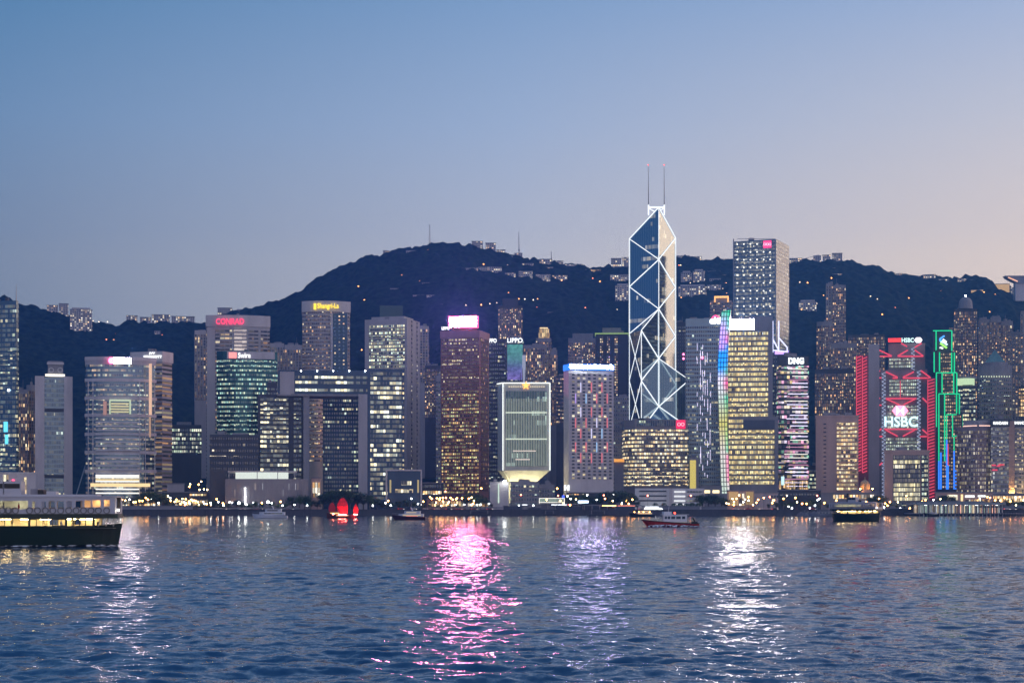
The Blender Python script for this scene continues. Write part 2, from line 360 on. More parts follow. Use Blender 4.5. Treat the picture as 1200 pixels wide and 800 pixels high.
def sea():
    D0, D1, TW = 26.0, SHORE+2, 0.50; D = np.exp(np.linspace(math.log(D0), math.log(D1), 2200)); T = np.linspace(-TW, TW, 600); k = 2*TW/599
    TT, DD = np.meshgrid(T, D); X = TT*DD; Y = DD; Z = np.zeros_like(X); r = np.random.RandomState(3)
    for i in range(70):
        lam = 0.45*(8.5/0.45)**(r.rand()**1.15); th = r.normal(0.25, 0.62); kx, ky = math.sin(th)*2*math.pi/lam, math.cos(th)*2*math.pi/lam
        a = 0.0150*lam/(2*math.pi)*(1.35 if 1.0 < lam < 4 else (0.6 if lam >= 4 else 0.95))*1.35; ph = r.rand()*6.28
        cell = DD*k; w = np.clip((lam/cell-3.0)/3.0, 0, 1)
        env = 0.45+1.1*vnoise(X/(lam*3.2)+i*17.1, Y/(lam*3.2), i)
        p = kx*X+ky*Y+ph; Z += w*env*a*(np.sin(p)+0.22*np.cos(2*p))
    Z *= 0.55+0.9*vnoise(X/55, Y/38, 91)
    Z *= np.clip((TW-np.abs(TT))/0.03, 0, 1)*np.clip((DD-D0)/6, 0, 1)
    o = grid_mesh('water', X, Y, Z, M_water); tag(o, kind='structure')
    mb = MB(); mb.poly([(-3300, -60, 0), (3300, -60, 0), (3300, D0, 0), (TW*D0, D0, 0), (-TW*D0, D0, 0), (-3300, D0, 0)])
    mb.poly([(-3300, D0, 0), (-TW*D0, D0, 0), (-TW*D1, D1, 0), (-3300, D1, 0)]); mb.poly([(TW*D0, D0, 0), (3300, D0, 0), (3300, D1, 0), (TW*D1, D1, 0)])
    tag(mb.build('water', M_water), kind='structure')
sea()
# ------------------------------------------------------------------ land
M_asph = pmat('asphalt', (0.05, 0.05, 0.052), 0.85)
M_wallstone = pmat('seawall stone', (0.10, 0.10, 0.11), 0.8, scale=0.4)
M_paving = pmat('promenade paving', (0.22, 0.21, 0.20), 0.8, scale=0.4)
g = MB().prism([(-3300, SHORE+14), (3300, SHORE+14), (3300, 2700), (-3300, 2700)], -1.5, GZ-0.15).build('ground', M_asph); tag(g, kind='structure')
g = MB().prism([(-3300, SHORE), (3300, SHORE), (3300, SHORE+14), (-3300, SHORE+14)], -1.5, GZ).build('promenade', [M_paving]); tag(g, kind='structure')
mb = MB().box(-1100, 1100, SHORE-0.6, SHORE-0.003, -2, GZ-0.3)
for i in range(-180, 181): mb.box(i*6-0.35, i*6+0.35, SHORE-1.1, SHORE-0.6, -2, GZ-0.6)
mb.box(-1100, 1100, SHORE-1.1, SHORE-0.004, GZ-0.3, GZ+0.25)
tag(mb.build('seawall', M_wallstone), 'long dark seawall with timber fenders along the water', 'seawall')
road = MB().box(-1500, 1500, SHORE+22, SHORE+33, GZ-0.15, GZ-0.14+0.004).build('road', M_asph); tag(road, kind='structure')
# ------------------------------------------------------------------ hills
RID = [(-500,372),(-100,352),(0,349),(20,356),(40,361),(62,367),(85,372),(110,378),(140,381),(150,378),(170,379),(200,377),(230,379),(246,382),(262,368),(300,361),(318,357),(345,347),(365,332),
       (385,321),(400,314),(420,305),(440,300),(455,298),(480,294),(492,289),(505,287),(530,287),(548,289),(565,291),(585,297),(605,301),(625,304),(650,308),(680,313),(710,315),
       (735,314),(760,309),(800,304),(830,305),(856,307),(925,308),(945,306),(985,307),(1000,309),(1015,311),(1030,315),(1038,321),(1060,323),(1078,325),(1090,323),(1098,325),(1115,330),
       (1130,325),(1155,327),(1162,334),(1180,338),(1200,338),(1260,345),(1500,352),(1800,370)]
DR = 3000.0
rx = np.array([p[0] for p in RID], float); ry = np.array([p[1] for p in RID], float)
YF = 2120.0
def hill_z(X, Y, canopy=True):
    X = np.asarray(X, float); Y = np.asarray(Y, float)
    zr = H+(HY-np.interp(X/DR*F+600, rx, ry))/F*DR - 5.0
    s = np.clip((Y-YF)/(DR-YF), 0, 1.0); behind = np.clip((Y-DR)/500, 0, 1)
    shape = 0.80*s+0.20*s*s*(3-2*s)
    z = GZ+(zr-GZ)*shape - behind*70
    z = GZ+(z-GZ)*(1-np.clip((np.abs(X)-1120)/380, 0, 1)**1.2)
    w = s*(1-s)*4*np.clip(1-behind, 0, 1)
    z += w*(80*(vnoise(X/190, Y/520, 5)-0.5)+34*(vnoise(X/90, Y/190, 6)-0.5))-6*w
    if canopy:
        c = vnoise(X/9.5, Y/11, 8)**1.5*6.5+vnoise(X/4.6, Y/6, 9)*2.6+vnoise(X/24, Y/30, 10)*4
        z += c*np.clip(s*8, 0, 1)*(1+.35*np.clip((s-.9)*10, 0, 1))
    return z
m, t, o = mat_nodes('hillside forest'); b = t.nodes.new('ShaderNodeBsdfPrincipled'); t.links.new(b.outputs[0], o.inputs[0]); b.inputs['Roughness'].default_value = 0.9
b.inputs['Specular IOR Level'].default_value = 0.1
n = t.nodes.new('ShaderNodeTexNoise'); n.inputs['Scale'].default_value = 0.11; n.inputs['Detail'].default_value = 8; g = t.nodes.new('ShaderNodeNewGeometry'); t.links.new(g.outputs['Position'], n.inputs[0])
cr = t.nodes.new('ShaderNodeValToRGB'); cr.color_ramp.elements[0].position = .35; cr.color_ramp.elements[0].color = (0.001, 0.004, 0.006, 1)
cr.color_ramp.elements[1].position = .68; cr.color_ramp.elements[1].color = (0.028, 0.046, 0.034, 1); t.links.new(n.outputs[0], cr.inputs[0]); t.links.new(cr.outputs[0], b.inputs['Base Color'])
M_forest = m
xs = np.arange(-1750, 1750, 3.2); ys = np.concatenate([np.arange(YF-10, 2900, 7.0), np.arange(2900, 3050, 3.0), np.arange(3050, 3600, 25)])
XX, YY = np.meshgrid(xs, ys); o = grid_mesh('hill', XX, YY, hill_z(XX, YY), M_forest); tag(o, kind='structure')
# haze over the harbour and the city
HAZE = 0.000125
m, t, o = mat_nodes('harbour air'); v = t.nodes.new('ShaderNodeVolumePrincipled'); t.links.new(v.outputs[0], o.inputs['Volume'])
v.inputs['Color'].default_value = (0.12, 0.38, 1.0, 1); v.inputs['Density'].default_value = HAZE; v.inputs['Anisotropy'].default_value = 0.65
hz = MB().box(-3600, 3600, -120, 3900, -6, 640).build('haze', m); tag(hz, kind='stuff')
# ------------------------------------------------------------------ materials of the city
Y1 = ((1,.80,.42), (1,.92,.62), (1,.70,.34)); YG = ((1,.95,.62), (.86,1,.66), (1,.88,.5), (.8,.95,.8)); WARM = ((1,.52,.22), (1,.68,.34), (1,.84,.52)); COOL = ((.8,.95,1), (1,.98,.85), (.7,.9,.9))
c_mauve = pmat('mauve grey concrete', (0.46, 0.43, 0.43)); c_pale = pmat('pale painted concrete', (0.60, 0.56, 0.55)); c_grey = pmat('grey concrete', (0.28, 0.27, 0.28))
c_dark = pmat('dark cladding', (0.06, 0.065, 0.075), 0.5); c_brown = pmat('bronze cladding', (0.30, 0.14, 0.12), 0.5, 0.1); c_beige = pmat('beige stone cladding', (0.62, 0.42, 0.34))
c_white = pmat('white panel', (0.68, 0.68, 0.68), 0.5); c_green = pmat('dark green roof glass', (0.03, 0.09, 0.08), 0.3); c_navy = pmat('navy glass', (0.035, 0.06, 0.10), 0.2, 0.6)
c_teal = pmat('teal glass', (0.03, 0.10, 0.10), 0.2, 0.6); c_steel = pmat('galvanised steel', (0.35, 0.36, 0.38), 0.4, 0.8); c_roof = pmat('weathered roof sheet', (0.20, 0.22, 0.24), 0.6)
c_glass = pmat('grey blue curtain glass', (0.16, 0.22, 0.26), 0.18, 0.75, var=.05)
w_blue = win('blue office glass', (.10,.17,.24), 3.2, 4, .34, YG, 1.0, .06, run=.6)
w_off = win('office glass lit yellow', (.04,.05,.07), 3.0, 4, .60, Y1, 1.5, .08, run=.55, runlen=18)
w_offg = win('office glass lit pale green', (.03,.05,.07), 2.8, 4, .55, YG, 1.25, .12, run=.55, runlen=15)
w_gov = win('office glass lit in runs', (.035,.06,.09), 3.6, 4, .40, ((1,.93,.62), (1,.86,.5), (.95,1,.8)), 1.7, .05, run=.75, runlen=16)
w_teal = win('teal office glass', (.02,.09,.09), 2.4, 4, .55, ((.75,1,.72), (.9,1,.7), (.55,.95,.8)), .95, .15, run=.5)
w_spar = win('dark glass few lights', (.04,.06,.09), 3.0, 4, .26, YG, 1.1, .15, run=.5, dim=.06)
w_hotel = win('hotel windows', (.05,.06,.08), 3.0, 3.6, .22, WARM, .9, .18, run=.15, wall=(.33,.30,.32))
w_strip = win('hotel window strips', (.05,.055,.07), 5.0, 3.6, .30, WARM, .7, .05, run=.3)
w_res = win('flats with warm lights', (.05,.05,.07), 2.7, 3.2, .25, WARM, 1.3, .22, run=.25, runlen=9, wall=(.15,.14,.16))
w_resp = win('pale flats windows', (.05,.06,.08), 3.2, 3.2, .16, WARM, 1.0, .24, run=.1, wall=(.33,.32,.33))
w_brown = win('bronze office glass', (.10,.05,.03), 2.4, 4, .47, ((1,.70,.24), (1,.82,.36), (.85,.9,.4), (1,.55,.22)), 1.15, .16, run=.6, wall=(.26,.13,.11), dim=.22)
w_brownd = win('bronze office glass mostly dark', (.10,.05,.04), 2.2, 4, .30, ((1,.80,.4), (1,.9,.6)), 1.0, .16, run=.65, wall=(.28,.14,.12))
w_bronR = win('bronze side glass', (.08,.04,.03), 3.6, 4, .22, ((1,.74,.3), (1,.5,.3)), .7, .25, run=.2, wall=(.28,.14,.12))
w_round = win('square hotel windows', (.03,.035,.05), 6.9, 4.55, .22, ((1,.8,.4), (1,.9,.6)), 1.0, .26, run=.1, wall=(.50,.48,.50), dim=.03, metal=.3)
w_yel = win('yellow lit trading floors', (.06,.06,.05), 1.9, 4, .86, ((1,.80,.32), (1,.88,.46), (1,.72,.26)), 1.25, .1, run=.4)
w_pink = win('dark glass with coloured bands', (.04,.04,.06), 3.6, 4, .52, ((1,.72,.3), (1,.85,.6), (1,.45,.65), (.95,.8,.95), (.4,.9,.6)), 1.1, .05, run=.65, runlen=10)
w_cknt = win('steel grid with pin lights', (.15,.20,.25), 8.6, 4, .97, ((1,.95,.78),), 3.0, .43, run=0, dim=.2)
w_ckc = win('grey grid glass', (.17,.21,.25), 2.3, 4, .28, ((1,.9,.6), (.95,.95,.8)), .75, .12, run=.4, wall=(.22,.24,.27), dim=.3)
w_beige = win('amber lit hotel floors', (.07,.06,.05), 2.6, 4, .72, ((1,.66,.28), (1,.78,.40), (1,.86,.55)), 1.15, .06, run=.5)
w_dots = win('small punched windows', (.05,.05,.06), 9.0, 4.2, .35, ((1,.85,.6),), 1.1, .42, run=0, wall=(.42,.33,.28))
w_grid = win('deep gridded windows', (.05,.05,.06), 3.3, 5.5, .55, ((1,.86,.46), (1,.93,.62)), 1.2, .14, run=.7, wall=(.33,.28,.25), runlen=40)
w_mand = win('bronze mullioned windows', (.10,.07,.07), 2.5, 3.6, .25, ((1,.85,.5), (1,.9,.7)), .8, .2, run=.2, wall=(.27,.20,.20), dim=.35)
w_bank = win('floodlit white fins', (.10,.14,.13), 2.9, 60, .0, ((.85,1,.9),), .5, .22, run=0, wall=(.7,.72,.66), dim=0)
w_amber = win('amber windows across floors', (.05,.04,.03), 2.6, 4, .62, ((1,.60,.24), (1,.72,.34)), 1.1, .1, run=.5, wall=(.12,.08,.06))
w_hill = win('hillside house windows', (.05,.06,.07), 3.6, 3.4, .40, ((1,.66,.32), (1,.82,.50), (1,.92,.70)), 1.8, .22, .25, .8, run=.1, wall=(.50,.47,.46), dim=.02)
w_shop = win('lit ground floor', (.06,.05,.04), 3.0, 4.5, .75, ((1,.55,.2), (1,.72,.36), (1,.9,.7)), 1.9, .12, run=.4, wall=(.1,.08,.07))
e_white = em('white tube light', (.92,.97,1), 1.5); e_signw = em('white sign light', (.97,1,1), 1.9); e_hot = em('white hot sign panel', (1,.90,1), 90, True)
e_pink = em('pink sign panel', (1,.20,.44), 330, True); e_citic = em('white sign panel', (1,.80,.92), 130, True); e_red = em('red neon', (1,.095,.16), 1.0); e_redb = em('bright red sign', (1,.08,.2), 3.0)
e_rose = em('rose lamp', (1,.12,.3), 9, True)
e_blue = em('blue sign band', (.50,.34,1), 120, True); e_green = em('green neon', (.02,.75,.32), 1.15); e_nblue = em('blue neon', (.04,.22,1), 1.5); e_gold = em('gold sign', (1,.72,.05), 2.0)
e_sod = em('sodium lamp', (1,.42,.10), 26, True); e_wl = em('white lamp', (.95,1,.98), 26, True); e_redl = em('red beacon', (1,.05,.03), 9, True); e_warmp = em('warm lit soffit', (1,.82,.45), 2.0, True)
e_flood = em('warm floodlight', (1,.86,.5), 220, True); e_violet = em('violet light', (.55,.35,1), 2.0); e_pw = em('pale violet tube', (.80,.74,1), 2.0); e_cyan = em('cyan screen', (.15,.7,1), 1.6)
e_edge = em('warm white edge light', (1,.95,.85), 1.5)

def bands(r, P, z0, z1, pitch, frac, mats, proud=.3, name='window_band', mx=99):
    Q = offs(P, proud); z = math.ceil(z0/pitch)*pitch; k = 0
    while z+pitch*frac < z1 and k < mx:
        MB().prism(Q, z+pitch*(1-frac)/2, z+pitch*(1+frac)/2, 0, 1).build(name, mats, r); z += pitch; k += 1
def zat(a, b, px, py): return ray_on(a, b, px, py).z

# 1 far-left glass tower ------------------------------------------------
P = corner(-26, 19, 21.5, 1500, 14)
r, zt = tower('glass_tower', 'tall grey-green glass tower cut by the left edge with a roof mast', 'tower', P, 352, 1500, c_glass, w_blue, 4.2, .62, proud=.2)
MB().tube((PX(19,1510), 1510, zt), (PX(19,1510), 1510, PZ(333,1510)), .5, .12).build('mast', c_steel, r)
MB().box(PX(8,1510), PX(11,1510), 1505, 1510, zt, PZ(349,1508)).build('roof_plant', c_dark, r)
L, E = P[3], P[0]
for (a_, b_, y0, y1) in ((4.5, 9, 494, 506), (6, 9.5, 509, 520)): panel_mb(L, E, a_, b_, y0, y1, .5, .4).build('video_screen', e_cyan, r)
MB().ball(ray_on(L, E, 10, 457, 1), 1.1).build('spotlight', em('cool spotlight', (.8,.9,1), 7), r)
# 2 dark flats behind
tower('apartment_tower', 'dark stepped apartment tower with orange windows between the two leftmost towers', 'apartment block', flat(17, 33, 1640, 24), 456, 1640, c_grey, w_res, 3.2, .9)
tower('apartment_tower', 'narrow dark apartment block with rounded top, left behind the white-piered tower', 'apartment block', bowed(31, 43, 1650, 20, 3), 451, 1650, c_grey, w_res, 3.2, .9)
# 3 white-piered tower
P = flat(45, 82, 1450, 34); z = PZ(442, 1450); c0 = footc(P)
r = empty('office_tower', (c0.x, c0.y, GZ), 'grey-blue glass tower between two broad pale piers, drum on its roof', 'tower')
a, b = P[0], P[1]; v = (P[3]-P[0]).normalized()
MB().prism(P, GZ, z).build('wall', c_glass, r)
for (x0, x1) in ((41, 52), (75, 85)):
    q0, q1 = ray_on(a, b, x0, 593, 2.2), ray_on(a, b, x1, 593, 2.2); q0.z = q1.z = 0
    MB().prism([q0, q1, q1+v*36, q0+v*36], GZ, z+.8).build('pier', c_pale, r)
w3 = win('piered tower glass', (.12,.17,.22), 2.6, 4, .22, YG, .8, .12, run=.6, wall=(.14,.18,.22)); q = [ray_on(a, b, 52, 593, .6), ray_on(a, b, 75, 593, .6)]
z_ = 12
while z_ < z-4:
    if not (PZ(483,1450) < z_ < PZ(477,1450)): MB().prism([q[0], q[1], q[1]+v*1, q[0]+v*1], z_, z_+2.4).build('window_band', w3, r)
    z_ += 4
for yy in (480.5, 558): panel_mb(a, b, 52, 75, yy-2, yy+2, .6, .5).build('dark_band', c_dark, r)
P2 = flat(56, 74, 1455, 22); MB().prism(P2, z, PZ(423, 1455)).build('roof_drum', c_grey, r); panel_mb(P2[0], P2[1], 55, 75, 424.5, 427, .2, 1).build('drum_rim', c_pale, r)
for x in (60, 70.5): MB().ring(ray_on(P2[0], P2[1], x, 433.5, .4), nrm2(P2[0], P2[1]), 1.9, .5).build('round_emblem', c_white, r)
panel_mb(P2[0], P2[1], 53, 76, 438.2, 441, 1.5, 1).build('lit_crown_band', em('crown band light', (1,.95,.8), 1.6), r)
# 4 low pale waterfront hall behind the ferry
r = empty('exhibition_hall', (PX(20,1340), 1360, GZ), 'low pale hall with a red sign behind the ferry funnel', 'hall')
P = flat(-12, 42, 1345, 30); MB().prism(P, GZ, PZ(554, 1345)).build('wall', c_pale, r); a, b = P[0], P[1]
for x0, x1, y0, y1 in ((4, 10, 556, 575), (28, 31, 559, 578)): panel_mb(a, b, x0, x1, y0, y1, .1, .3).build('window', w_off, r)
for x0, x1, y0, y1 in ((13, 20, 566, 569.5), (14, 17, 561.5, 563)): panel_mb(a, b, x0, x1, y0, y1, .1, .5).build('red_sign', e_redb, r)
for x, y in ((8.5, 575.5), (18, 575.5)): MB().ball(ray_on(a, b, x, y, 1.5), 1.3).build('floodlight', e_wl, r)
MB().prism(offs(P, .6), PZ(554,1345), PZ(553,1345)).build('parapet', c_white, r)
# 5 white-banded tower
P = bowed(101, 182, 1440, 40, 9, 12); z = PZ(421, 1440); c0 = footc(P); a, b = flat(101, 182, 1440)[:2]
r = empty('office_tower', (c0.x, c0.y, GZ), 'white-banded blue glass tower with a framed opening and lit sign', 'tower')
w5 = win('banded tower glass', (.13,.18,.24), 2.6, 4, .34, ((1,.86,.55), (1,.7,.4), (.9,1,.75)), .75, .1, run=.4, dim=.3)
MB().prism(P, GZ, z).build('wall', c_glass, r); bands(r, P, 10, z-4, 4.1, .45, [w5, c_glass], .3)
for yy in (421, 446, 467, 487, 509, 530, 552): zz = PZ(yy, 1440); MB().prism(offs(P, 1.1), zz-1.3, zz+1.3).build('white_band', c_pale, r)
MB().prism(offs(P, .8), z-5, z+1.6).build('crown', c_mauve, r)
for yy in np.arange(494, 580, 4.6):
    s_ = 1.0 if yy > 555 else 0; panel_mb(a, b, 112, 163, yy, yy+1.5, 10.6, 1.0).build('floor_edge', e_edge if s_ else c_white, r)
mb = MB()
for x0, x1, y0, y1 in ((128, 153.5, 468, 470), (128, 129.6, 470, 485), (151.6, 153.5, 470, 485)): panel_mb(a, b, x0, x1, y0, y1, 10.6, 1.2, mb)
mb.build('opening_frame', em('pale lit frame', (.85,1,.7), .75), r)
for yy in (472, 475.2, 478.4, 481.6): panel_mb(a, b, 130, 151, yy, yy+1.6, 9.4, .8).build('opening_floor', em('lit opening floor', (1,.9,.5), .75), r)
panel_mb(a, b, 174.5, 178, 426, 486, 8.2, .8).build('light_column', em('peach light column', (1,.62,.42), .95), r)
panel_mb(a, b, 174.5, 177, 488, 512, 8.2, .8).build('light_column', em('faint peach light column', (1,.62,.42), .5), r)
panel_mb(a, b, 121, 125, 470, 486, 10, .6).build('light_column', em('pink light column', (1,.55,.5), .45), r)
for x in (103, 108.5, 163, 170, 181): panel_mb(a, b, x, x+.8, 447, 583, 8.6 if 105 < x < 172 else 3.6, .5).build('mullion_rib', c_pale, r)
panel_mb(a, b, 112, 163, 556, 558, 11, .6).build('lobby_light', e_edge, r); panel_mb(a, b, 106, 176, 566, 570, 11.2, .6).build('lobby_light', em('amber lobby light', (1,.72,.36), 1.3), r)
panel_mb(a, b, 112, 163, 561, 563, 11, .6).build('lobby_light', em('amber lobby light dim', (1,.78,.40), 1.0), r)
t_ = text_mb('CITIC', a, b, 134, 152.5, 420.3, 424.7, 10.9, .3, .02).build('sign_lettering', c_navy, r)
signbox(a, b, 133, 153.5, 419.3, 425.8, 10, .6, e_citic, r)
MB().ball(ray_on(a, b, 130.6, 422.4, 11), 2.6).build('sign_emblem', e_rose, r)
MB().beam((PX(85,1400), 1400, GZ+2), (PX(101.5,1440), 1436, PZ(545,1440)), .7).build('stay_cable', c_steel, r)
# 6 striped hotel tower
P = corner(154, 190, 201.5, 1540, 18); zt = PZ(411.5, 1540); w6 = win('striped hotel side', (.05,.05,.06), 20, 3.6, .55, WARM, .45, .01, run=.3, runlen=8)
r, zt = tower('hotel_tower', 'mauve striped hotel tower with white rooftop lettering, right of the white-banded tower', 'hotel', P, 411.5, 1540, c_mauve, w6, 3.9, .5, z1=PZ(426, 1540), proud=.2)
cr_ = MB().prism(offs(P, .9), PZ(424, 1540), zt).build('crown', c_pale, r); E = P[0]; L = P[3]
text_mb('JW', L, E, 174.5, 181.5, 412.4, 415.2, 1.5, .3, .02).build('sign_lettering', e_signw, cr_)
text_mb('MARRIOTT', L, E, 168.5, 189.5, 416, 419.4, 1.5, .3, .01).build('sign_lettering', e_signw, cr_)
# 7 low green-lit block
tower('office_block', 'low dark office block with rows of green-white windows behind the striped hotel', 'office block', flat(197, 236, 1680, 30), 497.5, 1680, c_dark, win('low block glass', (.03,.05,.06), 2.6, 4, .52, ((.8,1,.7), (1,1,.75)), 1.0, .15, run=.5), 4.2, .6, z0=PZ(536, 1680))
# 8 flats left of hotel
tower('apartment_tower', 'grey apartment tower with warm windows at left shoulder of the red-lettered hotel', 'apartment block', flat(228, 243, 1900, 24), 387, 1900, c_mauve, w_resp, 3.2, .85, z0=PZ(470,1900), base=PZ(560,1900))
# 8b red-lettered hotel
P = bowed(242, 316, 1780, 34, 7, 10); r, zt = tower('hotel_tower', 'tall mauve hotel with curved crown and red serif lettering', 'hotel', P, 371, 1780, c_mauve, w_strip, 3.9, .5, z1=PZ(384,1780))
cr_ = MB().prism(offs(P, .8), PZ(383, 1780), PZ(370, 1780)).build('crown', c_pale, r); a, b = flat(242, 316, 1780)[:2]
for x0, x1 in ((242.5, 252), (272, 274), (289.5, 291), (303, 305.5)): panel_mb(a, b, x0, x1, 384, 590, 7.2 if 250 < x0 < 300 else 3.5, .8).build('pier', c_mauve, r)
panel_mb(a, b, 274.5, 289, 384, 440, 7.6, .6).build('lit_bay', win('pale lit bay', (.5,.45,.4), 8, 3.9, .97, ((1,.85,.7),), .5, .01, .25, .9, wall=(.3,.28,.3)), r)
text_mb('CONRAD', a, b, 253, 286, 373.2, 380, 8.6, .4, .02).build('sign_lettering', em('bright red letters', (1,.07,.16), 1.8), cr_)
# 9 teal tower
P = bowed(254, 325, 1620, 32, 8, 10); r, zt = tower('office_tower', 'teal glass tower with green-lit floors and a red and white roof sign', 'tower', P, 412, 1620, c_teal, w_teal, 4.3, .42, z1=PZ(423,1620)); a, b = flat(254, 325, 1620)[:2]
cr_ = panel_mb(a, b, 266, 322, 412, 420.6, 8.2, .8).build('sign_band', c_pale, r)
panel_mb(a, b, 268.3, 277.2, 412.8, 419.4, 9, .5).build('sign_emblem', em('red and white emblem', (1,.30,.28), 1.7), cr_)
text_mb('Swire', a, b, 279, 293.5, 413.2, 419.2, 9, .4, .015).build('sign_lettering', e_signw, cr_)
tower('office_block', 'slim dark slab squeezed between teal tower and doorway-shaped block', 'office block', flat(313, 325, 1560, 20), 448, 1560, c_dark, w_spar, 4, .45)
# 10 doorway-shaped block
D = 1420; P = corner(302, 346, 366, D, 12); c0 = Vector((PX(380, D), D+20, 0))
r = empty('government_building', (c0.x, c0.y, GZ), 'large dark doorway-shaped office block with a bridge over a high opening', 'office block')
PL = flat(302, 358, D, 34); MB().prism(PL, GZ, PZ(462, D)).build('left_wing', c_dark, r); 
for yy in np.arange(466, 585, 5.5): panel_mb(PL[0], PL[1], 305, 338, yy, yy+3.2, .15, .3).build('window_band', w_gov, r)
panel_mb(PL[0], PL[1], 340, 343, 462, 590, .2, .8).build('rib', c_dark, r)

for yy in np.arange(466, 585, 5.5): panel_mb(PL[0], PL[1], 344, 353, yy, yy+3.0, .15, .3).build('window_band', w_spar, r)
PB = flat(326, 434, D-2, 36); 
MB().prism(PB, PZ(463.5, D), PZ(434, D)).build('bridge', c_navy, r); 
for yy, mm_ in ((440.5, w_gov), (446.5, w_gov), (455.5, win('bright bridge floor', (.035,.06,.09), 3.6, 40, .72, ((1,.93,.62), (1,.86,.5), (.95,1,.8)), 1.9, .05, run=.7, runlen=20))): panel_mb(PB[0], PB[1], 346, 432, yy, yy+3.0, .15, .3).build('window_band', mm_, r)
MB().prism(offs(PB, .6), PZ(464.2, D), PZ(461.8, D)).build('bridge_soffit', c_grey, r)
MB().prism(flat(328, 345, D-6, 20), PZ(462.5, D), PZ(436, D)).build('bridge_end_box', c_mauve, r)
PR = flat(420, 430.5, D-3, 36); MB().prism(PR, GZ, PZ(462, D)).build('right_leg', c_mauve, r)
PR2 = flat(355.5, 362.5, D-3, 36); MB().prism(PR2, GZ, PZ(463, D)).build('left_leg', c_grey, r)
PT = flat(430.5, 474, D, 36); MB().prism(PT, GZ, PZ(432, D)).build('right_wing', c_navy, r); 
for yy in np.arange(436, 585, 5.6): panel_mb(PT[0], PT[1], 434, 470.5, yy, yy+3.4, .15, .3).build('window_band', w_gov, r); panel_mb(PT[0], PT[1], 471.5, 473.5, yy+1, yy+3.4, .15, .3).build('window_band', w_off, r)
for x in np.linspace(334, 428, 6): MB().ball(at(x, 434.3, D-4), .55, 6, 4).build('roof_light', e_wl, r)
tower('office_block', 'cream curved block with horizontal strips seen through the doorway opening', 'office block', bowed(363, 378, 1560, 20, 3), 458, 1560, pmat('cream strips', (.62,.53,.40)), win('cream block windows', (.06,.05,.04), 2.4, 4, .35, WARM, .8, .1, run=.3), 3.9, .36, z0=PZ(545, 1560))
tower('glass_tower', 'dark blue glass tower seen through the doorway opening', 'tower', flat(378.5, 421, 1600, 30), 458, 1600, c_navy, w_spar, 4.0, .5)
tower('office_block', 'very dark low block with two lit floors left of the doorway-shaped block', 'office block', flat(246, 303, 1400, 30), 509, 1400, c_dark, win('near-black block windows', (.02,.025,.035), 2.6, 4, .16, ((1,.85,.6),), 1.2, .1, run=.8, runlen=12, dim=.03), 5, .4, z1=PZ(511,1400))
# 11 mauve slab tower
P = corner(427.5, 477, 492, 1650, 17); r, zt = tower('office_tower', 'mauve office tower with yellow-lit floors and dark green roof tank', 'tower', P, 373, 1650, c_mauve, w_offg, 1, .5, bands=False)
L, E, Rr = P[3], P[0], P[1]
for yy in np.arange(381, 434, 3.95): panel_mb(L, E, 432.5, 474.5, yy, yy+2.3, .1, .3).build('window_band', w_offg, r)
w11 = win('slot windows', (.03,.03,.04), 2, 4.2, .12, ((1,.9,.7),), .8, .01, .3, .62, run=0, wall=(.34,.31,.33), dim=.02)
panel_mb(E, Rr, 481.8, 483, 376, 575, .1, .25).build('window_slot', w11, r); panel_mb(E, Rr, 488.2, 489.2, 378, 575, .1, .25).build('window_slot', w11, r)
MB().prism(offs(P, -5), zt, PZ(369.5, 1650)).build('roof_plant', c_mauve, r); MB().prism(flat(445, 472, 1670, 18), zt, PZ(358, 1670)).build('roof_tank', c_green, r)
# 12 gold-lettered hotel
P = bowed(354.5, 410, 1820, 34, 8, 12); r, zt = tower('hotel_tower', 'curved pale hotel tower with gold script lettering on its crown', 'hotel', P, 355, 1820, c_mauve, w_hotel, 3.9, .5, z1=PZ(366,1820), z0=PZ(440, 1820)); a, b = flat(354.5, 410, 1820)[:2]
cr_ = MB().prism(offs(P, .8), PZ(366, 1820), PZ(353.5, 1820)).build('crown', c_pale, r)
panel_mb(a, b, 390, 407, 367, 436, 7.5, .8).build('glazed_bay', win('hotel bay glass', (.10,.17,.22), 4.6, 3.9, .26, WARM, 1.2, .32, .3, .7, run=.05, wall=(.10,.16,.2), dim=.02), r)
panel_mb(a, b, 387.5, 390, 367, 436, 8.8, .8).build('pier', c_pale, r)
text_mb('Shangri-La', a, b, 372, 397, 355.4, 362.8, 10, .4, .012).build('sign_lettering', e_gold, cr_)
panel_mb(a, b, 367.6, 370.6, 355.6, 362.6, 9.6, .5).build('sign_emblem', e_gold, cr_)
tower('apartment_block', 'blue-grey flats in three slabs between the red-lettered and gold-lettered hotels', 'apartment block', flat(315, 333, 1950, 20), 402, 1950, c_mauve, w_resp, 3.2, .85, z0=PZ(450,1950), base=PZ(560,1950))
tower('apartment_block', 'lower blue-grey flats touching the left side of the gold-lettered hotel', 'apartment block', flat(333.5, 357, 1950, 20), 404, 1950, c_mauve, w_resp, 3.2, .85, z0=PZ(450,1950), base=PZ(560,1950))
